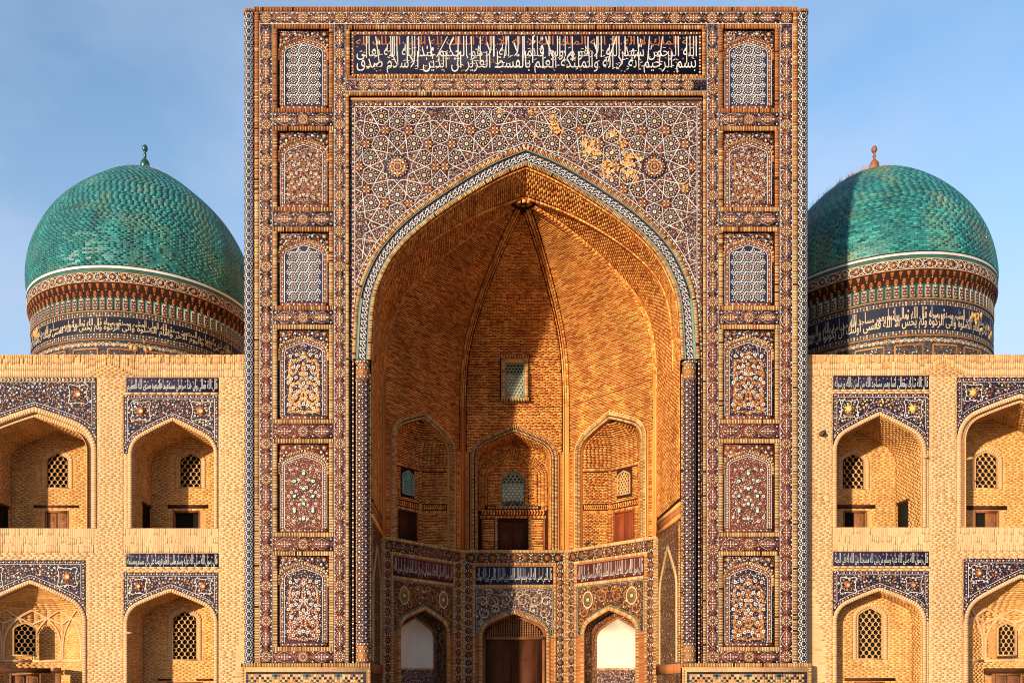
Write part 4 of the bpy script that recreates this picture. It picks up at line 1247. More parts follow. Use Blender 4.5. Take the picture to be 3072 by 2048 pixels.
def vault_panel(A, B, name, wmin=.3, holes=()):
    R = Ruled(A, B, REF); i = np.arange(len(A) - 1)
    n = len(A); VBASE.add(np.concatenate([A, B]), np.stack([i, i + 1, i + 1 + n, i + n], -1), 'dark_joint')
    m = .20
    def iv(v):
        w_ = R.width(v) / 2 - m
        out = [(-w_, w_)] if w_ > .05 else []
        z = R.zmid(v)
        for h in holes:
            if h[2] < z < h[3]: out = cut(out, h[0], h[1])
        return out
    VB.add(R, rows(0.02, R.L - .12, iv, .25, .068, .024, .02), 0.0, .018, 'vault_brick') if name != 'soffit' else None
    return R
def edge_strip(R, side, o0, o1, w1, mat='vault_brick', stop=.3):
    vs = np.linspace(0, R.L, 60); Q = []
    for a_, b_ in zip(vs, vs[1:]):
        wa, wb = R.width(a_) / 2, R.width(b_) / 2
        if min(wa, wb) < stop / 2: break
        Q.append(((side * (wa - o0), a_), (side * (wa - o1), a_), (side * (wb - o1), b_), (side * (wb - o0), b_)))
    quads(R, TR, np.array(Q), 0, w1, mat)
r1, r2, r3, r4 = (rib(PTS[k_], 14.0) for k_ in ('P1', 'P2', 'P3', 'P4'))
d_up = 38.6
wz0, wz1 = CZ + (2060 - 1194) / F * d_up, CZ + (2060 - 1076) / F * d_up; wu = .42
RC = vault_panel(r2, r3, 'centre', holes=[(-wu - .22, wu + .22, wz0 - .1, wz1 + .12)])
RL = vault_panel(r1, r2, 'left'); RR = vault_panel(r3, r4, 'right')
for R in (RC, RL, RR):
    for sd in (-1, 1):
        edge_strip(R, sd, .0, .05, .10, stop=.25); edge_strip(R, sd, .10, .15, .07, stop=.35)
# front soffit and its inner arch line
SIDES = []
for s in (-1, 1):
    k_ = pz_ >= ZSP; t = np.concatenate([[0], PT[k_]]); z2 = np.concatenate([[ZSP], pz_[k_]])
    X = s * AW * (1 - t)
    order = np.argsort(IN[:, 0]); z1 = np.interp(X, IN[order, 0], IN[order, 1]); z1[0] = ZSP
    A1 = np.stack([X, np.full(len(t), .12), z1], -1); A2 = np.stack([X, np.full(len(t), 1.25), z2], -1)
    rb = np.stack([X, 4.0 + (TOPA[1] - 4.0) * t, z2], -1)
    for A_, B_, nm in ((A1, A2, 'front'), (A2, rb, 'back')):
        R = Ruled(A_, B_, REF)
        i = np.arange(len(A_) - 1); n = len(A_)
        VBASE.add(np.concatenate([A_, B_]), np.stack([i, i + 1, i + 1 + n, i + n], -1), 'dark_joint')
        SIDES.append(R)
        mg = .10
        f_ = lambda v, R=R: [(-R.width(v) / 2 + mg, R.width(v) / 2 - mg)] if R.width(v) > .3 else []
        VB.add(R, rows(.02, R.L, f_, .25, .078, .022, .02), 0, .014, 'vault_brick')
        edge_strip(R, 1, .0, .08, .05, stop=.2); edge_strip(R, -1, .0, .08, .03, stop=.2)
VBASE.build('vault_shell', POR)
h = Acc(); h.add([(.2 * math.sin(t), 1.32 + .10 * math.cos(t), 19.5 + .05 * math.cos(t)) for t in np.arange(8) * PI / 4], [list(range(8))], 'dark_interior')
for k_ in range(8):
    t = k_ * PI / 4
    c0 = np.array([.235 * math.sin(t), 1.3 + .14 * math.cos(t), 19.5]); 
    h.add(c0 + np.array([(-.06, 0, -.05), (.06, 0, -.05), (.06, 0, .06), (-.06, 0, .06), (-.06, .05, -.05), (.06, .05, -.05), (.06, .05, .06), (-.06, .05, .06)]), BOXF, 'vault_brick')
h.build('crown_hole', POR)

# window high in the middle of the vault
vv = np.interp((wz0 + wz1) / 2, (RC.A[:, 2] + RC.B[:, 2]) / 2, RC.s)
yw = float(RC.p(0, np.interp(wz1, (RC.A[:, 2] + RC.B[:, 2]) / 2, RC.s), 0)[1])
SW = Plane((0, yw - .04), (1, 0))
grille(SW, 'window', POR, -wu, wu, wz0, wz1 - .2, 'grille_green', False, .145, .13, .0, .07, .62, pale=(wz0 + .05, wz0 + 1.02))
fx = Acc(); slab(SW, fx, -wu - .02, wu + .02, wz1 - .2, wz1, -.3, -.03, 'vault_brick'); fx.build('window_head', POR)
for P, d in (([(-wu - .2, wz0 - .1), (wu + .2, wz0 - .1)], .10), ([(-wu - .2, wz1), (wu + .2, wz1)], .12)):
    VB.add(SW, ladder(np.array(P), 0, d, .07), -.5, .03, 'edging_brick')
for s in (-1, 1): VB.add(SW, ladder(np.array([(s * wu, wz0), (s * wu, wz1)]), 0, -s * .17, .068), -.5, .03, 'edging_brick')

# ---- the five bays below the vault
BW = Acc()             # bay wall sheets
BT = Acc()             # glazed inlay of the bays
LAD = Pieces()
def lad(S, P, d0, d1, w0, w1, mat='edging_brick', pitch=.06): LAD.add(S, ladder(np.array(P, float), d0, d1, pitch), w0, w1, mat)
def frame_lad(S, u0, u1, v0, v1, t, w1, mat='edging_brick'):
    lad(S, [(u0, v0), (u1, v0)], 0, t, 0, w1, mat); lad(S, [(u0, v1 - t), (u1, v1 - t)], 0, t, 0, w1, mat)
    lad(S, [(u0, v0 + t), (u0, v1 - t)], 0, -t, 0, w1, mat); lad(S, [(u1, v0 + t), (u1, v1 - t)], 0, t, 0, w1, mat)
def border(S, u0, u1, v0, v1):
    slab(S, BT, u0, u1, v0, v1, 0, .03, 'faience_brown')
    hz = (u1 - u0) > (v1 - v0); L = max(u1 - u0, v1 - v0); wd = min(u1 - u0, v1 - v0); n = max(1, int(L / (wd * 1.15)))
    c = [(u0 + (i + .5) * L / n, (v0 + v1) / 2) for i in range(n)] if hz else [((u0 + u1) / 2, v0 + (i + .5) * L / n) for i in range(n)]
    T = [t_poly(ngon(wd * .36, 8, PI / 8), 'ochre_glaze', .006, 0), t_ring(wd * .2, wd * .27, 8, 'navy_glaze', .010)]
    T += [t_bead(wd * .07, 'rust_glaze', .006, 6, w=.012)]
    stamp(S, BT, T, c, w=.03, scale=.82)
    e = [((p_[0] + (L / n / 2 if hz else k_ * wd * .3)), (p_[1] + (k_ * wd * .3 if hz else L / n / 2))) for p_ in c for k_ in (-1, 0, 1)]
    stamp(S, BT, [t_bead(.03, 'white_glaze', .006, 5)], e, w=.032)
    e = [(p_[0] + dx * wd * .40, p_[1] + dy * wd * .40) for p_ in c for dx in (-1, 1) for dy in (-1, 1)]
    stamp(S, BT, [t_bead(.024, 'white_glaze', .006, 5)], e, w=.032)
def flowers(S, acc, inside, box, n, w, mats=('white_glaze', 'ochre_glaze', 'white_glaze'), r=.035, c=None, tol=.1):
    """mirrored scatter of glazed flowers over a field"""
    pts = np.stack([rng.uniform(box[0], box[1], n), rng.uniform(box[2], box[3], n)], -1)
    if c is not None: pts[:, 0] = c + np.abs(pts[:, 0] - c)
    pts = np.array(uniq(pts.tolist(), tol))
    if c is not None: pts = np.concatenate([pts, np.stack([2 * c - pts[:, 0], pts[:, 1]], -1)])
    pts = pts[inside(pts)]
    for i, mt in enumerate(mats):
        q = pts[i::len(mats)]
        stamp(S, acc, [t_bead(r, mt, .008, 7), t_bead(r * .35, 'ochre_glaze' if mt != 'ochre_glaze' else 'cream_glaze', .004, 5, w=.011)], q, w=w, scale=rng.uniform(.7, 1.25, len(q)))
def scrolls(S, acc, c, hw, z0, z1, inside, w, mat, th=.03):
    """paired spirals springing from the middle line"""
    for ox, oz, r, sg in ((.25, .72, .2, 1), (.55, .74, .2, -1), (.84, .7, .14, 1), (.78, .42, .16, -1), (.88, .16, .1, 1), (.5, .5, .12, 1), (.12, .9, .1, -1), (.66, .92, .08, 1)):
        for m in (1, -1):
            t = np.linspace(0, 1, 22); a_ = sg * t * 4.2 * PI / 2 + .6
            rr = r * (1 - .82 * t)
            P = np.stack([c + m * (ox + rr * np.cos(a_)) * hw, z0 + (oz + rr * np.sin(a_) * hw / (z1 - z0)) * (z1 - z0)], -1)
            ok = inside(P)
            if ok.sum() < 5: continue
            idx = np.where(ok)[0]; P = P[idx[0]:idx[-1] + 1] if ok[idx[0]:idx[-1] + 1].all() else P[ok]
            strip(S, acc, P, -th / 2, th / 2, w + rng.random() * .003, mat)

BAY_TEXT = {'C': 'قال النبي صلى الله عليه وسلم طالب العلم بين الجهال كالحي بين الاموات', 'L': 'قال رسول الله صلى الله عليه وسلم من خرج في طلب العلم فهو في سبيل الله', 'R': 'قال رسول الله صلى الله عليه وسلم العلماء ورثة الانبياء صدق رسول الله'}
def lower_bay(S, L, key, parent):
    c = L / 2; f = L / 4.6; hi = 1.42; zs, za = 3.96, 4.94
    P = arch_pts(c, hi, zs, za, 20, .5, 50); PL_ = legs(P, Z0)
    sheet(S, BW, (0, L, Z0, LEDGE), [(c - 1.75 * f, c + 1.75 * f, Z0 - 1, 6.06)], 0, 'terracotta')
    arch_wall(S, BW, (c - 1.75 * f, c + 1.75 * f, zs, 6.06), P, 0, 'faience_navy' if key == 'C' else 'faience_brown')
    for a_, b_ in ((c - 1.75 * f, c - hi), (c + hi, c + 1.75 * f)): sheet(S, BW, (a_, b_, Z0, zs), [], 0, 'terracotta')
    # borders, frames
    b0, b1 = 1.87 * f, 2.17 * f
    border(S, c - b1, c + b1, 7.17, 7.58)
    for s in (-1, 1): x = sorted((c + s * b0, c + s * b1)); border(S, x[0], x[1], 1.9, 7.165)
    x0, x1 = c - 1.84 * f, c + 1.84 * f
    lad(S, [(x0, 7.05), (x1, 7.05)], 0, .11, 0, .06)
    for s in (-1, 1):
        lad(S, [(c + s * 1.84 * f, 1.9), (c + s * 1.84 * f, 7.05)], 0, s * .1, 0, .06)
        lad(S, [(c + s * 2.17 * f, .6), (c + s * 2.17 * f, 7.6)], 0, -s * .12, 0, .07)
    ix0, ix1 = c - 1.70 * f, c + 1.70 * f
    slab(S, BT, ix0, ix1, 6.22, 7.0, 0, .02, 'navy_glaze' if key == 'C' else 'maroon_glaze')
    lad(S, [(x0 + .1, 6.07), (x1 - .1, 6.07)], 0, .12, 0, .06)
    t = Acc(); lettering(S, t, BAY_TEXT[key], ix0 + .04, ix1 - .04, 6.27, 6.95, .03, 'white_glaze', 2.6, .004)
    for i in range(14):
        u = ix0 + .1 + (i + rng.random() * .7) * (ix1 - ix0 - .2) / 14
        lines(S, t, [((u, 6.55), (u, 6.94))], .016, .028, 'white_glaze' if i % 3 else 'cream_glaze')
    t.build('lettering', parent)
    for s in (-1, 1): lad(S, [(c + s * (hi + .15), 1.9), (c + s * (hi + .15), zs)], 0, -s * (.31 * f - .0), 0, .035, 'red_edging_brick')
    # arch row and spandrel ornament
    lad(S, PL_, .0, .14, 0, .08)
    strip(S, TR, PL_, -.03, .0, .04, 'terracotta', 0)
    sp = arch_span(offset(P, .2), 0)
    O = offset(P, .2)
    def inside(p):
        p = np.asarray(p, float).reshape(-1, 2)
        zc = np.interp(p[:, 0], O[:, 0], O[:, 1], left=zs, right=zs)
        return (np.abs(p[:, 0] - c) < 1.66 * f) & (p[:, 1] < 6.0) & (p[:, 1] > np.where(np.abs(p[:, 0] - c) < 1.62, zc, zs)) & (seg_dist(p, O) > .03)
    if key == 'C':
        scrolls(S, BT, c, 1.66 * f, 4.2, 6.02, inside, .012, 'cream_glaze', .035)
        flowers(S, BT, inside, (c, c + 1.66, 4.0, 6.0), 260, .01, ('white_glaze', 'ochre_glaze', 'cream_glaze', 'pale_teal_glaze'), .035, c, .13)
    else:
        scrolls(S, BT, c, 1.66 * f, 4.2, 6.02, inside, .012, 'ochre_glaze', .05)
        flowers(S, BT, inside, (c, c + 1.66, 4.0, 6.0), 150, .01, ('ochre_glaze', 'white_glaze', 'rust_glaze'), .034, c, .15)
        for s in (-1, 1):
            q = (c + s * 1.12 * f, 5.45)
            stamp(S, BT, [t_poly(ngon(.3, 16, 0, .85, 1.1), 'ochre_glaze', .012, 0), t_ring(.29, .345, 16, 'cream_glaze', .02, 0, .85, 1.1), t_poly(ngon(.17, 8, 0, .85, 1.1), 'teal_glaze', .018), t_bead(.08, 'yellow_glaze', .01, 6, w=.02)], [q], w=.01)
            stamp(S, BT, [t_bead(.022, 'white_glaze', .006, 4)], [(q[0] + .27 * math.cos(a_), q[1] + .35 * math.sin(a_)) for a_ in np.arange(14) * 2 * PI / 14], w=.03)
    lines(S, BT, [((c - 1.68 * f, 6.03), (c + 1.68 * f, 6.03)), ((c - 1.68 * f, zs), (c - 1.68 * f, 6.03)), ((c + 1.68 * f, zs), (c + 1.68 * f, 6.03))], .03, .012, 'pale_teal_glaze')
    lines(S, BT, poly2segs(offset(P, .19)), .03, .012, 'pale_teal_glaze')
    return c, P, PL_

for key, a_, b_ in (('L', 'P1', 'P2'), ('C', 'P2', 'P3'), ('R', 'P3', 'P4')):
    S, L = bay_plane(a_, b_)
    ins_b = Acc(); 
    slab(S, ins_b, 0, L, LEDGE - .13, LEDGE, 0, .10, 'edging_brick')
    cor = ins_b.build('cornice', POR)
    lad(S, [(0.02, LEDGE - .135), (L - .02, LEDGE - .135)], 0, .13, .09, .125)
    c, P, PLg = lower_bay(S, L, key, cor)
    if key == 'C':
        reveal(S, BW, PLg, 0, -.6, 'dark_wood')
        Sd = shift(S, -.55)
        dz = 3.82
        d = Acc(); 
        slab(Sd, d, c - 1.40, c + 1.40, dz, dz + .12, -.04, .12, 'old_wood')
        for s in (-1, 1):
            x = sorted((c + s * 1.40, c + s * 1.27)); slab(Sd, d, x[0], x[1], Z0, dz, -.04, .10, 'old_wood')
        strip(Sd, d, P, -.1, .0, .06, 'old_wood', -.04)
        gate = d.build('gate', POR, label='great carved wooden double gate under a lattice lunette')
        for s in (-1, 1):
            l = Acc(); x = sorted((c + s * .01, c + s * 1.26))
            slab(Sd, l, x[0], x[1], Z0 + .02, dz - .01, -.03, .04, 'dark_wood')
            for k_ in range(4): stamp(Sd, l, [t_poly(ngon(.045, 8), 'dark_wood', .012, 0), t_bead(.034, 'dark_wood', .04, 8, w=.012)], [(x[0] + (k_ + .7) * (x[1] - x[0]) / 4.4, zz) for zz in (2.95, 1.4)], w=.04)
            for xx in np.linspace(x[0], x[1], 6)[1:-1]: lines(Sd, l, [((xx, Z0 + .1), (xx, dz - .1))], .018, .0405, 'dark_wood')
            slab(Sd, l, x[0] + (.0 if s > 0 else 1.17), x[1] - (1.17 if s > 0 else .0), Z0 + .05, dz - .05, .04, .075, 'dark_wood')
            l.build('gate_leaf', gate)
        l = Acc(); sp_ = arch_span(offset(P, -.1), dz)
        arch_fill(Sd, l, P, dz, -.05, 'dark_interior')
        for j in range(16):
            z = dz + .17 + j * .105
            x = sp_(z)
            if not x: break
            for i in range(-16, 17):
                u = c + i * .105
                if x[0] + .05 < u < x[1] - .05:
                    slab(Sd, l, u - .028, u + .028, z - .05, z + .05, -.04, .01, 'old_wood'); 
                    stamp(Sd, l, [t_bead(.04, 'old_wood', .015, 6)], [(u, z)], w=.012)
            slab(Sd, l, x[0], x[1], z - .012, z + .012, -.035, .004, 'dark_wood')
        l.build('lattice', gate)
    else:
        Sn = shift(S, -.5); n_ = Acc()
        reveal(S, n_, PLg, 0, -.5, 'faience_brown')
        P2_ = arch_pts(c, 1.14, 3.72, 4.60, 18, .5, 50)
        arch_wall(Sn, n_, (c - 1.5, c + 1.5, 3.72, 5.2), P2_, 0, 'faience_brown')
        for x0, x1 in ((c - 1.5, c - 1.14), (c + 1.14, c + 1.5)): sheet(Sn, n_, (x0, x1, Z0, 3.72), [], 0, 'faience_brown')
        sheet(Sn, n_, (c - 1.14, c + 1.14, Z0, 2.5), [], -.02, 'faience_navy')
        no = n_.build('niche', POR, label='deep arched niche with white plastered back')
        ap = Apse(S, c, 1.14, 3.72, 4.60, -.52, .5, (-90, -35, 35, 90)); w_ = Acc()
        grid(ap, w_, np.radians([-90, -60, -35, 0, 35, 60, 90]) * 1.14, np.concatenate([[2.5, 3.0, 3.72], np.linspace(3.8, 4.595, 12)]), 0, 'white_plaster')
        w_.add(S.p([c - 1.14, c + 1.14, c + 1.14, c - 1.14], 2.5, [-.5, -.5, -1.2, -1.2]), [[0, 1, 2, 3]], 'white_plaster')
        w_.build('plaster', no)
        lad(Sn, [(c - 1.14, 2.42), (c + 1.14, 2.42)], 0, .1, -.02, .03)
        lad(Sn, legs(P2_, 2.5), .0, .08, 0, .03, 'red_edging_brick')
        flowers(Sn, BT, lambda p: np.abs(p[:, 0] - c) < 1.1, (c, c + 1.1, 1.9, 2.4), 70, -.01, ('white_glaze', 'cream_glaze', 'ochre_glaze'), .026, c, .1)
        rv = Soffit(S, PLg)
        Lr = rv.L[-1]
        for _ in range(150): stamp(rv, BT, [t_bead(.025, random.choice(['white_glaze', 'ochre_glaze', 'cream_glaze']), .006, 5)], [(rng.uniform(.08, .42), rng.uniform(.3, Lr - .3))], w=.004)

# tier above the ledge
def upper_bay(S, L, key):
    c = L / 2; hi = 1.63; zs, za = 11.75, 12.92
    P = arch_pts(c, hi, zs, za, 20, .5, 50); PL_ = legs(P, LEDGE)
    sheet(S, BW, (0, L, LEDGE, 14.0), [(c - hi, c + hi, LEDGE - 1, zs)] + [(c - hi - .01, c + hi + .01, zs, 13.3)], -.0, 'dark_joint')
    arch_wall(S, BW, (c - hi - .01, c + hi + .01, zs, 13.3), P, 0, 'dark_joint')
    O = offset(P, .33); h2 = L / 2
    cuts = [arch_span(O, LEDGE)]
    rects = [(0, .2, 0, 20), (L - .2, L, 0, 20), (.14, c - hi - .33, 0, 12.05), (c + hi + .33, L - .14, 0, 12.05)]
    VB.add(S, rows(LEDGE + .02, 14.0, spans(.2, L - .2, cuts, rects), .25, .068, .024, .02), 0, .018, 'vault_brick')
    lad(S, PL_, .02, .11, 0, .05); lad(S, PL_, .15, .27, 0, .08); strip(S, TR, PL_, .285, .32, .06, 'vault_brick', 0)
    for s in (-1, 1):
        x0, x1 = sorted((c + s * (hi + .37), c + s * (h2 - .16)))
        LAD.add(S, ladder(np.array([(x0 + .03, LEDGE + .05), (x0 + .03, 12.0)]), -.02, -(x1 - x0 - .06), .064), 0, .05, 'vault_brick')
        for x in (x0, x1 - .03): slab(S, TR, x, x + .03, LEDGE, 12.03, 0, .06, 'vault_brick')
        e0 = 0 if s < 0 else L
        for o0, o1, w_ in ((0, .05, .10), (.10, .15, .07)):
            x = sorted((e0 - s * o0, e0 - s * o1)); slab(S, TR, x[0], x[1], LEDGE, 14.0, 0, w_, 'vault_brick')
    return c, hi, zs, za, P, PL_
for key, a_, b_ in (('L', 'P1', 'P2'), ('C', 'P2', 'P3'), ('R', 'P3', 'P4')):
    S, L = bay_plane(a_, b_)
    c, hi, zs, za, P, PLg = upper_bay(S, L, key)
    if key == 'C':
        D = 1.25; Sb = shift(S, -D); rb = Acc()
        reveal(S, rb, PLg, 0, -D, 'dark_joint')
        sheet(Sb, rb, (c - 1.7, c + 1.7, LEDGE, 13.0), [(c - .52, c + .52, 9.9, 11.5), (c - .67, c + .67, LEDGE - 1, 9.34)], 0, 'dark_joint')
        rb.build('recess', POR)
        so_ = Soffit(S, PLg); VB.add(so_, rows(.1, so_.L[-1] - .1, lambda v: [(.05, D - .05)], .25, .07, .02, .02), 0, .03, 'vault_brick')
        wn = arch_pts(c, .52, 11.06, 11.5, 12, .5, 50)
        in_b = arch_pts(c, 1.16, 11.2, 12.05, 16, .5, 50)
        VB.add(Sb, rows(9.95, 12.2, lambda v: [x for x in spans(c - 1.12, c + 1.12, [arch_span(offset(wn, .17), 9.9)], ())(v) if True] if v < 11.2 else [(max(a2, (arch_span(in_b, 0)(v) or (c, c))[0]), min(b2, (arch_span(in_b, 0)(v) or (c, c))[1])) for a2, b2 in spans(c - 1.12, c + 1.12, [arch_span(offset(wn, .17), 9.9)], ())(v)], .25, .068, .02, .02), 0, .028, 'vault_brick')
        VB.add(Sb, rows(9.8, 12.95, spans(c - 1.66, c + 1.66, [arch_span(offset(in_b, .42), 9.0)], ()), .25, .068, .02, .02), 0, .028, 'vault_brick')
        lad(Sb, legs(in_b, 9.92), .0, .11, 0, .05, 'vault_brick'); lad(Sb, legs(in_b, 9.72), .13, .30, 0, .03, 'vault_brick', .05)
        lad(Sb, legs(in_b, 9.72), .31, .40, 0, .06, 'vault_brick')
        lad(Sb, legs(wn, 9.9), .02, .16, 0, .05, 'vault_brick')
        lad(Sb, [(c - 1.15, 9.8), (c + 1.15, 9.8)], 0, .1, 0, .05, 'edging_brick')
        herring(Sb, c - 1.45, c + 1.45, 9.5, 9.76, 0, .035, 'vault_brick'); lad(Sb, [(c - 1.5, 9.36), (c + 1.5, 9.36)], 0, .11, 0, .04, 'vault_brick')
        for s in (-1, 1):
            x0, x1 = sorted((c + s * .82, c + s * 1.4)); lad(Sb, [(c + s * .70, LEDGE), (c + s * .70, 9.34)], 0, -s * .1, 0, .05, 'edging_brick')
            VB.add(Sb, rows(LEDGE, 9.3, lambda v: [(x0 + .04, x1 - .04)], .6, .075, .03, .02), 0, .028, 'vault_brick')
            for x in (x0 - .01, x1): slab(Sb, TR, x, x + .035, LEDGE, 9.33, 0, .05, 'vault_brick')
        grille(Sb, 'window', POR, c - .52, c + .52, 9.9, 11.5, 'grille_green', True, .19, .13, -.06, .06, .6, P=wn, pale=(10.15, 10.95))
        door(Sb, POR, c - .67, c + .67, LEDGE, 9.33, 'dark_wood', -.12, panels=2, label='plain dark brown double door')
    else:
        A_ = Apse(S, c, hi - .02, zs, za - .02, -.14, .60); rb = Acc()
        reveal(S, rb, PLg, 0, -.16, 'vault_brick')
        us = np.radians([-90, -30, 30, 90]) * A_.a
        grid(A_, rb, us, np.concatenate([[LEDGE, zs], np.linspace(zs + .05, za - .022, 18)]), 0, 'dark_joint')
        rb.build('recess', POR)
        hw_ = PI / 2 * A_.a
        k3 = A_.a * PI / 6          # half of the middle facet, in u
        VB.add(A_, rows(LEDGE + .02, 11.0, spans(-hw_ + .02, hw_ - .02, [], [(-k3 * .66, k3 * .66, 0, 9.25), (-k3 * .52, k3 * .52, 9.75, 11.05), (-hw_, hw_, 9.22, 9.62)] + [(x - .1, x + .1, 0, 11.2) for x in (-k3, k3)]), .27, .068, .022, .02), 0, .026, 'vault_brick')
        for zz in np.arange(11.2, za - .1, .068):
            rr = float(A_.r(zz)) / A_.a
            Q = rows(zz, zz + .066, lambda v: [(-hw_ + .02, hw_ - .02)], .25 / max(rr, .2), .066, .022, .02); VB.add(A_, Q, 0, .022, 'vault_brick')
        LAD.add(A_, ladder(np.array([(-hw_, 11.06), (hw_, 11.06)]), 0, .12, .07), 0, .035, 'vault_brick')
        LAD.add(A_, ladder(np.array([(-hw_, 9.22), (hw_, 9.22)]), 0, .12, .07), 0, .035, 'vault_brick')
        herring(A_, -hw_ + .05, hw_ - .05, 9.38, 9.6, 0, .03, 'vault_brick')
        for x in (-k3, k3): LAD.add(A_, ladder(np.array([(x, LEDGE), (x, 11.05)]), -.09, .09, .064), 0, .03, 'vault_brick')
        pc_ = A_.p(0, 9.0, 0); Sf = Plane((float(pc_[0]), float(pc_[1])), S.u)
        dk = 'red_wood' if key == 'R' else 'dark_wood'
        grille(Sf, 'window', POR, -.34, .34, 9.9, 10.92, 'grille_blue' if key == 'L' else 'grille_tan', True, .15, .115, .05, .035, .62)
        door(Sf, POR, -.52, .52, LEDGE, 9.2, dk, .06, opened='right' if key == 'L' else None, panels=2, label='carved red-brown double door' if key == 'R' else 'dark door with its right leaf open')

for s, a_, b_ in ((-1, 'P0', 'P1'), (1, 'P4', 'P5')):
    S, L = bay_plane(a_, b_)
    sheet(S, BW, (0, L, LEDGE, ZSP), [], 0, 'dark_joint'); sheet(S, BW, (0, L, Z0, LEDGE), [], 0, 'faience_brown')
    VB.add(S, rows(LEDGE + .7, ZSP, lambda v: [(.05, L - .1)], .25, .068, .022, .02), 0, .028, 'vault_brick')
    slab(S, TR, 0, L, LEDGE + .42, LEDGE + .55, 0, .04, 'vault_brick'); slab(S, TR, 0, L, LEDGE - .02, LEDGE + .12, 0, .06, 'vault_brick'); slab(S, TR, 0, L, LEDGE + .13, LEDGE + .40, 0, .02, 'terracotta')
    slab(S, TR, 0, L, 2.2, 2.55, 0, .06, 'terracotta')
    c = L / 2; P = legs(arch_pts(c, 1.35, 5.3, 6.9, 18, .5, 50), 2.6)
    strip(S, TR, P, 0, .1, .05, 'edging_brick', 0); beads_on(BT, offset(P, .2), .12, .006, ('white_glaze', 'ochre_glaze'), .03, S)
    lad(S, [(.06, 2.6), (.06, 7.6)], 0, -.1, 0, .05); lad(S, [(L - .06, 2.6), (L - .06, 7.6)], 0, .1, 0, .05)
    flowers(S, BT, lambda p: (p[:, 0] > .2) & (p[:, 0] < L - .2), (c, L, 2.7, 7.5), 300, .004, ('ochre_glaze', 'white_glaze', 'rust_glaze', 'ochre_glaze'), .045, c, .16)
BW.build('bay_wall', POR); TR.build('trim', POR); BT.build('bay_inlay', POR, stuff=True)
VB.build('vault_brick', POR, 300); LAD.build('trim_brick', POR, 100); EDGE.build('edging_brick', POR, 300)

# ------------------------------------------------------------------ arcade wings
YW = 0.55
SWG = Plane((0, YW), (1, 0))
def wx(px): return at(px, 0, YW)[0]
def wz(py): return at(0, py, YW)[1]
def rel(px): return px   # photo columns

TXT = {'LU': 'قال الله تعالى وان هذا صراطي مستقيما فاتبعوه صدق الله العظيم', 'LL': 'قال رسول الله صلى الله عليه وسلم طلب العلم فريضة على كل مسلم ومسلمة',
       'RU': 'قال الله تبارك وتعالى انما يعمر مساجد الله من امن بالله ورسوله', 'RL': 'قال رسول الله صلى الله عليه وسلم من بنى لله مسجدا بنى الله له في الجنة'}

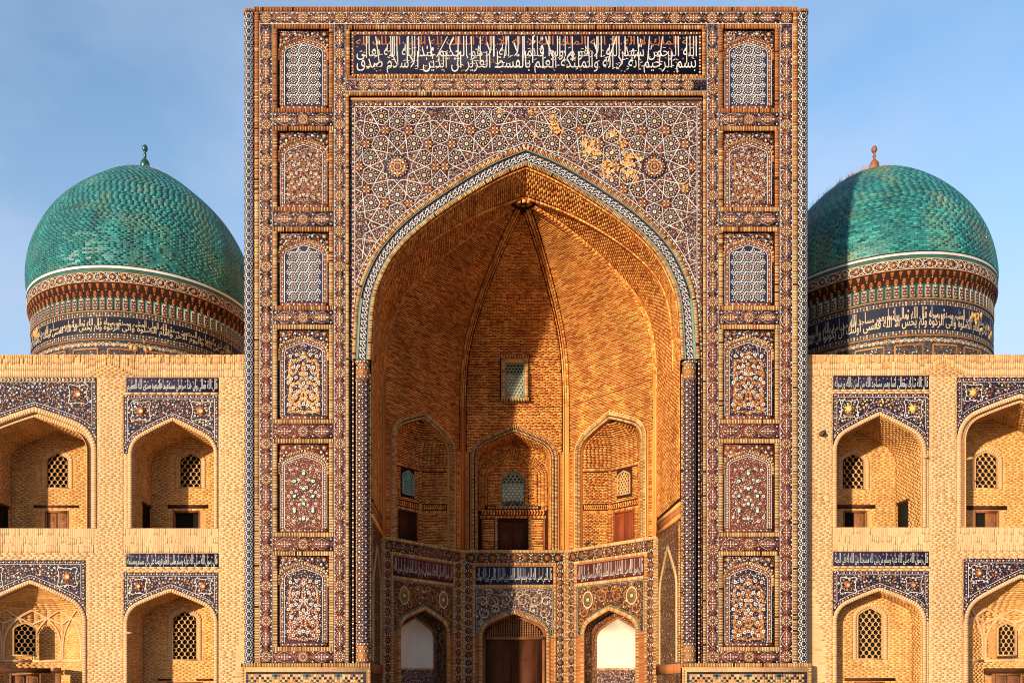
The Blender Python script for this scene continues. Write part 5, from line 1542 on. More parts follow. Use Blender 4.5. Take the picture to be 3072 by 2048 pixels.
def spandrel_panel(S, parent, rect, P, rim, name='spandrel_panel', warm=True, yellow=False, border=.13):
    """mosaic panel over an arch; P = opening line, rim = width of its brick rim"""
    u0, u1, v0, v1 = rect; c = (P[0, 0] + P[-1, 0]) / 2
    b = Acc(); O = offset(P, rim)
    O[:, 0] = np.clip(O[:, 0], u0, u1)
    arch_wall(S, b, rect, P, .02, 'faience_wing')
    o = b.build(name, parent)
    q = Acc()
    def inside(p, m=.05, mb=None):
        p = np.asarray(p, float).reshape(-1, 2); mb = border + .03 if mb is None else mb
        zc = np.interp(p[:, 0], O[:, 0], O[:, 1], left=v0, right=v0)
        return (p[:, 0] > u0 + mb) & (p[:, 0] < u1 - mb) & (p[:, 1] < v1 - mb) & (p[:, 1] > zc + m) & (p[:, 1] > v0) & (seg_dist(p, O) > m + (mb if mb > .1 else 0))
    cols = ('white_glaze', 'ochre_glaze', 'cream_glaze', 'yellow_glaze' if yellow else 'terracotta', 'white_glaze', 'rust_glaze' if warm else 'ochre_glaze')
    flowers(S, q, lambda p: inside(p), (c, u1, v0, v1), 620, .024, cols, .034, c, .09)
    ob = offset(O, border)
    beads_on(q, [p for p in offset(O, border * .5) if u0 < p[0] < u1], .1, .024, ('white_glaze', 'ochre_glaze'), .028, S)
    okl = [s_ for s_ in poly2segs(ob) if all(u0 + border < p[0] < u1 - border and p[1] < v1 - border for p in s_)]
    lines(S, q, okl, .016, .026, 'white_glaze')
    for x in (u0 + border * .5, u1 - border * .5):
        zl = max(v0 + .15, float(np.interp(x, O[:, 0], O[:, 1], left=v0, right=v0)) + .12)
        beads_on(q, [(x, zl), (x, v1)], .1, .024, ('white_glaze', 'ochre_glaze'), .028, S)
    beads_on(q, [(u0 + border, v1 - border * .5), (u1 - border, v1 - border * .5)], .1, .024, ('white_glaze', 'ochre_glaze'), .028, S)
    zl = float(np.interp(u0 + border, ob[:, 0], ob[:, 1])) + .05
    lines(S, q, [((u0 + border, v1 - border), (u1 - border, v1 - border)), ((u0 + border, zl), (u0 + border, v1 - border)), ((u1 - border, zl), (u1 - border, v1 - border))], .016, .026, 'white_glaze')
    # cornered white cartouches with a flower
    r = min(.36, (v1 - P[:, 1].max()) * .42)
    for s in (-1, 1):
        q0 = np.array([(u0 if s < 0 else u1) - s * (border + r * 1.35), v1 - border - r * 1.25])
        loop = [(-1, -.8), (-.8, -1), (-.3, -.85), (.3, -.85), (.8, -1), (1, -.8), (.85, -.3), (.85, .3), (1, .8), (.8, 1), (.3, .85), (-.3, .85), (-.8, 1), (-1, .8), (-.85, .3), (-.85, -.3)]
        lp = np.array(loop) * r + q0
        sg = [s_ for s_ in poly2segs(lp, True) if inside(s_, .0, border * .6).all()]
        lines(S, q, sg, .022, .032, 'white_glaze')
        st = [t_poly([((.62 if k_ % 2 else .3) * r * math.cos(k_ * PI / 8), (.62 if k_ % 2 else .3) * r * math.sin(k_ * PI / 8)) for k_ in range(16)], 'yellow_glaze' if yellow else 'terracotta', .012, -.01), t_bead(r * .2, 'cream_glaze', .01, 7, w=.014)]
        if inside([q0], .1).all(): stamp(S, q, st, [q0], w=.024)
    q.build('glazed_inlay', o, stuff=True)
    return o

def rim_bricks(PZ, S, P, w, r0, r1, w1, zb):
    """flat brick ring round an arched opening, dressed jambs below"""
    PZ.add(S, ladder(legs(P, zb), r0, r1, .085, .12), 0, w1, 'tan_brick')

def niche_bay(S, wing, PZ, c, a, zb, zs, za, depth, rim, win, dr=None, lint=None, fill=None):
    """arched recess with a flat back wall, pierced window and small door"""
    P = arch_pts(c, a, zs, za, 18, .5, 52); PLg = legs(P, zb)
    b = Acc(); Sb = shift(S, -depth)
    reveal(S, b, PLg, 0.02, -depth - .02, 'recess_shade_mortar')
    holes = []
    if win: holes.append((win[0], win[1], win[2], win[3]))
    if dr: holes.append((dr[0], dr[1], zb - 1, dr[3]))
    zc = za + .3
    sheet(Sb, b, (c - a - .05, c + a + .05, zb, zc), holes, 0, 'recess_shade_mortar')
    b.add(S.p([c - a, c + a, c + a, c - a], zb, [.0, .0, -depth, -depth]), [[0, 1, 2, 3]], 'tan_brick')
    wp = None
    cuts = []
    if win:
        wa = (win[1] - win[0]) / 2; wc = (win[0] + win[1]) / 2
        wp = arch_pts(wc, wa, win[3] - wa * .8, win[3], 12, .5, 50)
        arch_wall(Sb, b, (win[0], win[1], wp[0, 1], win[3]), wp, 0.002, 'tan_mortar')
        cuts.append(arch_span(offset(wp, .16), win[2] - .02))
    rects = [(dr[0] - .1, dr[1] + .1, zb - 1, dr[3] + .03)] if dr else []
    if lint: rects.append(lint)
    b.build('niche', wing)
    PZ.add(Sb, rows(zb, zc - .1, spans(c - a - .02, c + a + .02, cuts, rects)), 0, .012 + .008 * rng.random(), 'recess_shade_brick')
    so_ = Soffit(S, PLg); PZ.add(so_, rows(.02, so_.L[-1] - .02, lambda v: [(.03, depth - .01)]), 0, .012, 'recess_shade_brick')
    if win:
        PZ.add(Sb, ladder(legs(wp, win[2]), .02, .15, .075, .15), 0, .03, 'tan_brick')
        grille(Sb, 'window', wing, win[0], win[1], win[2], win[3], 'grille_tan', True, .228, .15, -.02, .06, .86, P=wp)
    if dr:
        door(Sb, wing, dr[0], dr[1], zb - .3, dr[3], 'old_wood', -.05, opened=dr[4] if len(dr) > 4 else None, panels=3, frame_mat='old_wood', lintel=lint)
    rim_bricks(PZ, S, P, 0, .0, rim, .05, zb)
    if fill:
        for x0, x1 in ((fill[0], P[0, 0]), (P[-1, 0], fill[1])):
            if x1 - x0 > .01: j = Acc(); sheet(S, j, (x0, x1, zb, fill[2]), [], 0, 'tan_mortar'); j.build('jamb', wing)
        for x0, x1 in ((fill[0] + .01, P[0, 0] - rim), (P[-1, 0] + rim, fill[1] - .01)):
            if x1 - x0 > .02: PZ.add(S, rows(zb, fill[2], lambda v: [(x0, x1)]), -.01, .012, 'tan_brick')
    return P

def ribbed_niche(S, wing, PZ, c, a, zb, zs, za, rim, ledge, wins):
    """shallow apse with blind arches and a net of crossing ribs"""
    P = arch_pts(c, a, zs, za, 18, .5, 52); PLg = legs(P, zb)
    b = Acc(); reveal(S, b, PLg, .02, -.25, 'tan_mortar')
    A_ = Apse(S, c, a - .02, zs, za - .02, -.2, .62, (-90, -54, -18, 18, 54, 90))
    us = np.radians([-90, -54, -18, 18, 54, 90]) * A_.a
    grid(A_, b, us, np.concatenate([[zb, zs], np.linspace(zs + .05, za - .022, 18)]), 0, 'recess_shade_mortar')
    o = b.build('ribbed_niche', wing)
    fc = us[1] - us[0]; hw_ = PI / 2 * A_.a
    rects = [(w_[0] - .06, w_[1] + .06, w_[2] - .06, w_[3] + .1) for w_ in wins]
    PZ.add(A_, rows(zb, zs - .2, spans(-hw_ + .02, hw_ - .02, [], rects), .25, .07), 0, .014, 'recess_shade_brick')
    for zz in np.arange(zs - .2, za - .12, .07):
        rr = float(A_.r(zz)) / A_.a
        PZ.add(A_, rows(zz, zz + .068, lambda v: [(-hw_ + .02, hw_ - .02)], .25 / max(rr, .2), .068), 0, .012, 'recess_shade_brick')
    R = Acc()
    def ribl(pts, w1=.07): strip(A_, R, smooth(pts, 16), -.03, .03, w1, 'tan_brick', 0)
    top = za - (za - zs) * .42; sp = zs - .45
    for k_ in range(-2, 3):
        m = k_ * fc
        for s in (-1, 1):
            hwid = fc * .46
            ribl([(m + s * hwid, ledge), (m + s * hwid, sp - .5)], .07)
            ribl([(m + s * hwid, sp - .5), (m + s * hwid * .98, sp - .15), (m + s * hwid * .75, sp + .25), (m + s * hwid * .3, sp + .55), (m, sp + .72)], .075)
            ribl([(m, sp + .72), (m - s * fc * .25, sp + .88), (m - s * fc * .5, sp + 1.0)], .08)
            ribl([(m, sp + .72), (m + s * fc * .25, sp + .62), (m + s * fc * .5, sp + .50)], .078)
        if k_ < 2: ribl([(m + fc * .5, sp - .5), (m + fc * .5, sp + .5)], .065)
    slab_q = np.array([[[-hw_, ledge - .09], [hw_, ledge - .09], [hw_, ledge], [-hw_, ledge]]])
    for x0, x1 in zip(us, us[1:]): quads(A_, R, np.array([[[x0, ledge - .09], [x1, ledge - .09], [x1, ledge], [x0, ledge]]]), 0, .07, 'tan_brick')
    R.build('rib_net', o)
    for k_, w_ in enumerate(wins):
        m = (w_[0] + w_[1]) / 2; pm = A_.p(m, 5.0, 0); pa, pb = A_.p(m - .2, 5.0, 0), A_.p(m + .2, 5.0, 0)
        Sf = Plane((float(pm[0]), float(pm[1])), (float(pb[0] - pa[0]), float(pb[1] - pa[1])))
        if w_[4] == 'window': grille(Sf, 'window', wing, -(w_[1] - w_[0]) / 2, (w_[1] - w_[0]) / 2, w_[2], w_[3], 'grille_tan', True, .2, .15, .05, .035, .84)
        else: door(Sf, wing, -(w_[1] - w_[0]) / 2, (w_[1] - w_[0]) / 2, w_[2], w_[3], 'old_wood', .06, panels=3, lintel=(-(w_[1] - w_[0]) / 2 - .3, (w_[1] - w_[0]) / 2 + .3, w_[3] + .03, w_[3] + .2))
    PZ.add(S, ladder(PLg, 0, rim, .085, .12), 0, .05, 'tan_brick')
    return P

def side_opening(S, wing, u0, u1, v0, v1):
    b = Acc(); slab(S, b, u0 - .08, u1 + .08, v1, v1 + .1, 0, .035, 'dark_wood'); o = b.build('lintel', wing)
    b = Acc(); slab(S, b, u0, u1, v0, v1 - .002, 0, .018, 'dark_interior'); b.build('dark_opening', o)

def wing(side):
    L_ = side < 0
    W_ = thing('arcade_wing', 'two-storey tan brick arcade %s of the portal, below the dome with %s finial' % (('left', 'green') if L_ else ('right', 'rust-brown')), 'building', (side * 15.7, YW, Z0), 'arcade wings beside the portal')
    S = SWG; PZ = Pieces()
    inner = side * 9.8; outer = side * 22.0
    uA, uB = (outer, inner) if L_ else (inner, outer)
    ztop = wz(1064); zp = wz(1131) if L_ else wz(1128)
    if L_:
        ins_u = (wx(380), wx(656)); sp_u = (wx(372), wx(655)); c1, a1 = wx(519.5), (wx(643) - wx(396)) / 2
        v = dict(iu=(1133, 1178), su=(1185, 1361), au=(1263, 1361), par=(1584, 1657), il=(1659, 1700), sl=(1716, 1866), al=(1775, 1866))
    else:
        ins_u = (wx(2500), wx(2786)); sp_u = (wx(2499), wx(2787)); c1, a1 = wx(2638), (wx(2767) - wx(2509)) / 2
        v = dict(iu=(1127, 1169), su=(1181, 1350), au=(1247, 1350), par=(1581, 1653), il=(1654, 1698), sl=(1712, 1862), al=(1772, 1862))
    rim = a1 * .085
    holes = []
    # --- near bay, upper
    zb1 = wz(v['par'][0]); su = (sp_u[0], sp_u[1], wz(v['su'][1]), wz(v['su'][0]))
    dp = 1.96
    def bx(px): return at(px, 0, YW + dp)[0]
    def bz(py): return at(0, py, YW + dp)[1]
    if L_:
        P = niche_bay(S, W_, PZ, c1, a1, zb1, wz(1361), wz(1263), dp, rim, (bx(537), bx(606), bz(1464), bz(1357)), (bx(519), bx(601), 0, bz(1531), 'both'), (bx(504), bx(624), bz(1524), bz(1514)), fill=(sp_u[0], sp_u[1], wz(v['su'][1])))
    else:
        P = niche_bay(S, W_, PZ, c1, a1, zb1, wz(1350), wz(1247), dp, rim, (bx(2525), bx(2596), bz(1468), bz(1358)), (bx(2529), bx(2602), 0, bz(1531), 'left'), (bx(2509), bx(2625), bz(1525), bz(1514)), fill=(sp_u[0], sp_u[1], wz(v['su'][1])))
    spandrel_panel(S, W_, su, P, rim, yellow=not L_)
    # doorway in the side of the recess
    SJ = Plane((P[0, 0], YW), (0, 1)) if L_ else Plane((P[-1, 0], YW), (0, -1))
    d0, d1 = (1.0, 1.75) if L_ else (-1.75, -1.0)
    side_opening(SJ, W_, d0, d1, zb1, zb1 + (1.08 if L_ else 1.15))
    holes.append((sp_u[0], sp_u[1], zb1, su[3]))
    t = Acc(); slab(S, t, ins_u[0], ins_u[1], wz(v['iu'][1]), wz(v['iu'][0]), -.02, .02, 'navy_glaze'); ip = t.build('inscription_panel', W_)
    t = Acc(); lettering(S, t, TXT['LU' if L_ else 'RU'], ins_u[0] + .04, ins_u[1] - .04, wz(v['iu'][1] - 2), wz(v['iu'][0] + 3), .03, 'white_glaze', 2.0, .004); 
    for i in range(24): stamp(S, t, [t_bead(.032, 'terracotta', .004, 5)], [(ins_u[0] + .1 + i * (ins_u[1] - ins_u[0] - .2) / 23, wz(v['iu'][0] + 8 + (i * 7) % 6))], w=.022)
    t.build('lettering', ip)
    holes.append((ins_u[0], ins_u[1], wz(v['iu'][1]), wz(v['iu'][0])))
    # --- near bay, lower
    sl_ = (sp_u[0], sp_u[1] - (0 if L_ else .02), wz(v['sl'][1]), wz(v['sl'][0]))
    if L_:
        dp = 1.53
        P = niche_bay(S, W_, PZ, wx(513), (wx(643) - wx(383)) / 2, Z0, wz(1866), wz(1775), dp, rim, (bx(515), bx(593), bz(1980), bz(1829)), (bx(500), bx(610), 0, bz(2044)), None, fill=(sp_u[0], sp_u[1], wz(v['sl'][1])))
        for x0, x1 in ((475, 514), (590, 638)):
            b = Acc(); slab(shift(S, -dp), b, bx(x0), bx(x1), bz(2040), bz(2034), -.02, .06, 'dark_wood'); b.build('lintel', W_)
    else:
        dp = .70
        P = niche_bay(S, W_, PZ, c1, a1, Z0, wz(1862), wz(1772), dp, rim, (bx(2571), bx(2650), bz(1977), bz(1820)), (bx(2562), bx(2655), 0, bz(2043)), (bx(2534), bx(2685), bz(2041), bz(2032)), fill=(sp_u[0], sp_u[1], wz(v['sl'][1])))
    spandrel_panel(S, W_, sl_, P, rim, warm=not L_)
    holes.append((sp_u[0], sp_u[1], Z0 - 1, sl_[3]))
    t = Acc(); slab(S, t, ins_u[0], ins_u[1], wz(v['il'][1]), wz(v['il'][0]), -.02, .02, 'navy_glaze'); ip = t.build('inscription_panel', W_)
    t = Acc(); lettering(S, t, TXT['LL' if L_ else 'RL'], ins_u[0] + .04, ins_u[1] - .04, wz(v['il'][1] - 2), wz(v['il'][0] + 3), .03, 'white_glaze', 2.0, .004)
    for i in range(24): stamp(S, t, [t_bead(.032, 'terracotta', .004, 5)], [(ins_u[0] + .1 + i * (ins_u[1] - ins_u[0] - .2) / 23, wz(v['il'][0] + 8 + (i * 7) % 6))], w=.022)
    t.build('lettering', ip)
    holes.append((ins_u[0], ins_u[1], wz(v['il'][1]), wz(v['il'][0])))
    # --- solid balcony fronts
    def balcony(u0, u1, py0, py1):
        z1, z0 = wz(py0), wz(py1)
        b = Acc(); slab(S, b, u0, u1, z0, z1, -.35, .01, 'tan_mortar'); o = b.build('balcony_front', W_)
        k_ = int((u1 - u0) / .075); st = (u1 - u0) / k_; Q = []; H = z1 - z0
        for i in range(k_):
            x = u0 + i * st; zc = z0
            cuts_ = [z0, z0 + H * rng.uniform(.2, .42), z0 + H * rng.uniform(.55, .75), z1]
            for y0, y1 in zip(cuts_, cuts_[1:]): Q.append(((x + .005, y0 + .005), (x + st - .005, y0 + .005), (x + st - .005, y1 - .005), (x + .005, y1 - .005)))
        PZ.add(S, np.array(Q), .01, .02 + rng.random(len(Q)) * .005, 'tan_brick')
        holes.append((u0, u1, z0, z1))
    balcony(sp_u[0], sp_u[1], *v['par'])
    # --- far bay
    if L_:
        c2, ro = wx(105), wx(290); a2 = wx(261) - c2; e2 = (2 * c2 - ro, ro)
        dp = 1.96
        P = niche_bay(S, W_, PZ, c2, a2, zb1, wz(1352), wz(1251), dp, .02, (bx(137), bx(207), bz(1465), bz(1356)), (bx(134), bx(207), 0, bz(1531)), (bx(102), bx(237), bz(1523), bz(1515)))
        r_ = (e2[0], e2[1], wz(1352), wz(1132))
        SJ = Plane((P[0, 0], YW), (0, 1)); side_opening(SJ, W_, .9, 1.7, zb1, zb1 + 1.05)
    else:
        c2, ro = wx(3060), wx(2871); a2 = c2 - wx(2896); e2 = (ro, 2 * c2 - ro)
        dp = 1.96
        P = niche_bay(S, W_, PZ, c2, a2, zb1, wz(1318), wz(1208), dp, .02, (bx(2924), bx(2996), bz(1466), bz(1352)), (bx(2922), bx(2998), 0, bz(1531), 'left'), (bx(2900), bx(3020), bz(1529), bz(1517)))
        r_ = (e2[0], e2[1], wz(1318), wz(1132))
    for x0, x1 in ((e2[0], P[0, 0] - .001), (P[-1, 0] + .001, e2[1])):
        j = Acc(); sheet(S, j, (x0, x1, zb1, r_[2]), [], -.16, 'tan_mortar'); j.build('jamb', W_)
    # stepped outer rim of the far arch
    d_ = abs(ro - c2) - a2
    PO = P.copy()
    PO = offset(P, d_ * .62); PO[:, 0] = np.clip(PO[:, 0], e2[0], e2[1])
    b = Acc(); strip(S, b, legs(P, zb1), 0, d_ * .5, -.12, 'tan_mortar', None); reveal(S, b, legs(offset(P, d_ * .5), zb1), .03, -.14, 'tan_brick'); b.build('arch_ring', W_)
    PZ.add(S, ladder(legs(P, zb1), .0, d_ * .5, .085, .12), -.2, -.09, 'tan_brick')
    PZ.add(S, ladder(legs(P, zb1), d_ * .5, d_ * 1.0, .085, .12), -.02, .045, 'tan_brick')
    spandrel_panel(S, W_, r_, np.stack([np.clip(offset(P, d_ * .5)[:, 0], e2[0], e2[1]), offset(P, d_ * .5)[:, 1]], -1), d_ * .5, yellow=not L_, border=.16)
    if L_: herring(S, e2[0] + .05, e2[1] - .05, wz(1146), wz(1134), .02, .05, 'cream_glaze', PZ)
    holes.append((e2[0], e2[1], zb1, r_[3]))
    balcony(e2[0] + (0 if L_ else -.02), wx(282) if L_ else e2[1], *v['par'])
    # far bay below: ribbed apse
    if L_:
        c3, hi3 = wx(92), wx(257); a3 = wx(249) - c3; e3 = (2 * c3 - hi3, hi3); pys = (1679, 1866, 1750); ledge = at(0, 1977, YW + 1)[1]
    else:
        c3, hi3 = wx(3063), wx(2891); a3 = c3 - wx(2903); e3 = (hi3, 2 * c3 - hi3); pys = (1674, 1862, 1733); ledge = at(0, 1976, YW + 1)[1]
    P = arch_pts(c3, a3, wz(pys[1]), wz(pys[2]), 18, .5, 52)
    fcu = (a3 - .02) * math.radians(36)
    P = ribbed_niche(S, W_, PZ, c3, a3, Z0, wz(pys[1]), wz(pys[2]), .13, ledge,
                     [(-fcu * (1.34 if L_ else .3) , -fcu * (.66 if L_ else -.3), ledge + .12, ledge + 1.35, 'window'), (-fcu * 1.4 if L_ else -fcu * .4, -fcu * .5 if L_ else fcu * .5, Z0, wz(2018), 'door'), (fcu * 1.55, fcu * 2.1, Z0, wz(2018), 'door')])
    r3 = (e3[0], e3[1], wz(pys[1]), wz(pys[0]))
    spandrel_panel(S, W_, r3, P, .13, border=.16)
    holes.append((e3[0], e3[1], Z0 - 1, r3[3]))
    for x0, x1 in ((e3[0], P[0, 0]), (P[-1, 0], e3[1])):
        j = Acc(); sheet(S, j, (x0, x1, Z0, r3[2]), [], 0, 'tan_mortar'); j.build('jamb', W_)
    # --- parapet of upright bricks
    b = Acc(); slab(S, b, uA, uB, zp, ztop, -.5, .0, 'tan_mortar'); b.build('parapet', W_)
    Q = []; k_ = int((uB - uA) / .078); st = (uB - uA) / k_
    piers = [((sp_u[0] + e2[1]) / 2 if L_ else (sp_u[1] + e2[0]) / 2, .95)]
    for i in range(k_):
        x = uA + i * st; xm = x + st / 2
        lo = zp
        for pc, hw_ in piers:
            lo = max(lo, zp + max(0, (1 - abs(xm - pc) / hw_)) * (ztop - zp) * .62)
        zz = [lo]
        while zz[-1] < ztop - .3: zz.append(zz[-1] + rng.uniform(.2, .28))
        zz.append(ztop + rng.uniform(-.012, .012))
        for y0, y1 in zip(zz, zz[1:]):
            if y1 - y0 > .02: Q.append(((x + .005, y0 + .005), (x + st - .005, y0 + .005), (x + st - .005, y1 - .005), (x + .005, y1 - .005)))
    Q = np.array(Q); top = Q[:, 2, 1] > ztop - .27
    PZ.add(S, Q[top & (rng.random(len(Q)) < .8)], -.3, .03, 'worn_brick'); PZ.add(S, Q[~top], -.02, .012 + .006 * rng.random(int((~top).sum())), 'tan_brick')
    for pc, hw_ in piers:
        PZ.add(S, rows(zp, zp + (ztop - zp) * .6, lambda v: [(pc - hw_ * (1 - (v - zp) / (ztop - zp) / .62) + .01, pc + hw_ * (1 - (v - zp) / (ztop - zp) / .62) - .01)]), -.02, .018, 'worn_brick')
    # --- wall faces
    wl = Acc(); sheet(S, wl, (uA, uB, Z0, zp), holes, 0, 'tan_mortar')
    xo = outer
    wl.add([(uA, YW + .02, ztop - .06), (uB, YW + .02, ztop - .06), (uB, 16, ztop - .06), (uA, 16, ztop - .06)], [[0, 1, 2, 3]], 'tan_mortar')
    wl.add([(xo, YW, Z0), (xo, 16, Z0), (xo, 16, ztop - .06), (xo, YW, ztop - .06)], [[0, 1, 2, 3]], 'tan_mortar')
    wl.add([(uA, 16, Z0), (uB, 16, Z0), (uB, 16, ztop - .06), (uA, 16, ztop - .06)], [[0, 1, 2, 3]], 'tan_mortar')
    wl.build('wall', W_)
    Qr = rows(Z0, zp, spans(uA, uB, [], [(h[0] - .005, h[1] + .005, h[2], h[3]) for h in holes]), .26, .07, .010, .004)
    m = rng.random(len(Qr)) < .86
    PZ.add(S, Qr[m], -.01, .003 + .003 * rng.random(int(m.sum())), 'tan_brick'); PZ.add(S, Qr[~m], -.01, .002 + .006 * rng.random(int((~m).sum())), 'worn_brick')
    # projecting string courses under the inscriptions
    for key in ('iu', 'il'):
        sc_ = Acc()
        z = wz(v[key][1] + 5)
        Q = ladder(np.array([(ins_u[0], z), (ins_u[1], z)]), 0, .06, .27, .04); quads(S, sc_, Q, 0, .05, 'tan_brick'); sc_.build('string_course', W_, stuff=True)
    # small clay spouts
    for px, py in ((386, 1897),) if L_ else ((2766, 1372), (2901, 1376)):
        s_ = Acc(); slab(S, s_, wx(px), wx(px) + .16, wz(py + 3), wz(py - 2), -.02, .16, 'grille_tan'); s_.build('drain_spout', W_)
    PZ.build('brick', W_, 300)
    return W_
wing(-1); wing(1)

# ------------------------------------------------------------------ domes
def dome(side):
    L_ = side < 0
    X = -16.74 if L_ else 16.45; Y = 9.0; R = 4.669 if L_ else 4.614; zoff = 0 if L_ else .46
    D = thing('tiled_dome', 'turquoise tiled dome on patterned drum with %s two-ball finial, %s of portal' % (('dark green', 'left') if L_ else ('rust-brown', 'right')), 'dome', (X, Y, 13.4), 'turquoise domes behind the wings')
    pz = lambda py: CZ + (2060 - py) / F * 35.45
    if L_: Z = dict(line=797, fr0=817, fr1=848, mq1=888, pn1=929, oc=931, b1=948, in1=994, b2=1012, base=1100)
    else: Z = dict(line=756, fr0=776, fr1=808, mq1=848, pn1=891, oc=897, b1=913, in1=984, b2=999, base=1100)
    zl = pz(Z['line']); Rd = 4.66
    ztop = 24.98 if L_ else 24.93
    # dome profile by (radius share, height share)
    pr = np.array([1.03, 1.045, 1.05, 1.046, 1.025, .976, .908, .815, .695, .558, .429, .313, .2, .003] if L_ else [1.05, 1.054, 1.045, 1.028, .995, .946, .876, .782, .676, .558, .434, .312, .188, .003]); ph_ = np.array([0, .05, .11, .2, .3, .4, .505, .612, .71, .80, .88, .94, .98, 1.0])
    s_ = np.concatenate([[0], np.cumsum(np.hypot(np.diff(pr) * R, np.diff(ph_) * (ztop - zl)))]); q = np.linspace(0, s_[-1], 80)
    r_, z_ = np.interp(q, s_, pr) * R, zl + np.interp(q, s_, ph_) * (ztop - zl)
    for _ in range(8): r_[1:-1] = (r_[:-2] + 2 * r_[1:-1] + r_[2:]) / 4; z_[1:-1] = (z_[:-2] + 2 * z_[1:-1] + z_[2:]) / 4
    r_[-1] = .02
    class Prof:
        def p(s, U, V, W_):
            U, V, W_ = np.broadcast_arrays(np.asarray(U, float), np.asarray(V, float), np.asarray(W_, float))
            rr, zz = np.interp(V, q, r_), np.interp(V, q, z_)
            dr, dz = np.interp(V, q, np.gradient(r_, q)), np.interp(V, q, np.gradient(z_, q)); l = np.maximum(np.hypot(dr, dz), 1e-6)
            rr = rr + W_ * dz / l; zz = zz - W_ * dr / l
            return np.stack([X + rr * np.sin(U), Y - rr * np.cos(U), zz], -1)
    S = Prof(); b = Acc(); grid(S, b, np.linspace(-PI, PI, 65), q, 0, 'dome_joint'); shell = b.build('dome_shell', D)
    PZ = Pieces(); mt = 'dome_glaze' if L_ else 'dome_glaze_right'
    pit, tl = (.074, .25) if L_ else (.086, .30)
    nrow = int((q[-1] - .1) / pit)
    for i in range(nrow):
        v0, v1 = .02 + i * pit, .02 + (i + 1) * pit
        rr = float(np.interp((v0 + v1) / 2, q, r_))
        n = max(6, int(2 * PI * rr / tl)); da = 2 * PI / n
        a_ = (np.arange(n) + (i * .5) % 1 + rng.uniform(-.12, .12)) * da - PI
        a_ = a_[np.abs(a_) < 2.25]
        if L_ is False or True: a_ = a_[rng.random(len(a_)) > .004]
        j = rng.normal(0, .002, (len(a_), 2))
        Q = np.stack([np.stack([a_ + .010 / rr, v0 + .005 + j[:, 0]], -1), np.stack([a_ + da - .010 / rr, v0 + .005 + j[:, 0]], -1), np.stack([a_ + da - .010 / rr, v1 - .004 + j[:, 1]], -1), np.stack([a_ + .010 / rr, v1 - .004 + j[:, 1]], -1)], 1)
        PZ.add(S, Q, 0, .004 + rng.random(len(a_)) * .001, mt)
    PZ.build('glazed_tile', D, 300)
    # drum
    dr = Acc(); cy = Cyl((X, Y), Rd)
    ua = np.linspace(-PI * Rd, PI * Rd, 81)
    grid(cy, dr, ua, [13.3, pz(Z['mq1'])], 0, 'faience_drum')
    ring = lambda r0, r1, z0, z1, mat: dr.add(np.array([(X + r * math.sin(t), Y - r * math.cos(t), z) for r, z in ((r0, z0), (r1, z1)) for t in np.linspace(-PI, PI, 81)]), [[i, i + 1, i + 82, i + 81] for i in range(80)], mat)
    Rf = 4.82
    ring(Rd, Rf, pz(Z['mq1']), pz(Z['fr1']), 'dark_joint'); ring(Rf, Rf, pz(Z['fr1']), pz(Z['fr0']), 'faience_navy'); ring(Rf, Rf - .02, pz(Z['fr0']), zl - .1, 'teal_glaze'); ring(Rf - .02, R * 1.03, zl - .1, zl, 'dark_joint')
    ring(Rf + .02, Rf + .02, zl - .12, zl - .02, 'white_glaze'); ring(Rf - .05, Rf + .02, zl - .125, zl - .12, 'white_glaze'); ring(Rf + .02, Rf - .1, zl - .02, zl - .0, 'white_glaze')
    dro = dr.build('drum', D)
    cf = Cyl((X, Y), Rf); FRZ = Acc(); z0, z1 = pz(Z['fr1']), pz(Z['fr0']); zm, hh = (z0 + z1) / 2, (z1 - z0) / 2
    amax = 2.0
    n = 66; st = 2 * PI * Rf / n; us = [u for u in (np.arange(n) - n // 2) * st if abs(u) < amax * Rf]
    for k_, u in enumerate(us):
        rx, rz = st * (.62 if k_ % 2 else .40), hh * .78
        pts = [(u + rx * math.cos(t) * (1 + .14 * math.cos(4 * t)), zm + rz * math.sin(t) * (1 + .10 * math.cos(4 * t))) for t in np.linspace(0, 2 * PI, 17)]
        lines(cf, FRZ, poly2segs(pts), .022, .012, 'white_glaze')
        stamp(cf, FRZ, [t_poly(ngon(rz * .62, 8, 0, 1.0, 1), 'ochre_glaze', .006, 0), t_bead(rz * .25, 'cream_glaze', .008, 6, w=.008)], [(u, zm)])
        stamp(cf, FRZ, [t_bead(.03, 'yellow_glaze', .006, 5)], [(u + st / 2, zm + s * hh * .62) for s in (-1, 1)])
    for v_ in (z0 + .015, z1 - .015): strip(cf, FRZ, np.stack([np.linspace(-amax * Rf, amax * Rf, 60), np.full(60, v_)], -1), -.012, .012, .01, 'edging_brick')
    FRZ.build('frieze_inlay', dro, stuff=True)
    # stalactite cornice: two tiers of little brackets
    MQ = Acc(); m0, m1 = pz(Z['mq1']), pz(Z['fr1']); hm = (m1 - m0)
    n = 96; st = 2 * PI * Rd / n
    for tier in (0, 1):
        T = []
        y0, y1 = tier * hm * .45, tier * hm * .45 + hm * .55
        w0, w1 = .0 + tier * .05, .06 + tier * .08
        hw_ = st * .46
        V = np.array([(-hw_, y1, -.1), (hw_, y1, -.1), (hw_, y1, w1), (-hw_, y1, w1), (-hw_ * .5, y0, -.1), (hw_ * .5, y0, -.1), (hw_ * .35, y0, w0 + .01), (-hw_ * .35, y0, w0 + .01), (0, y1 - (y1 - y0) * .3, w1 + .01)])
        T.append((V, [np.array([[0, 4, 7, 3], [1, 2, 6, 5], [4, 5, 6, 7], [0, 3, 2, 1]]), np.array([[3, 7, 8], [7, 6, 8], [6, 2, 8], [2, 3, 8]])], 'bracket_clay'))
        T.append(t_bead(.03, 'cream_glaze', .012, 5, v=y0 + .02, w=w0 + .02))
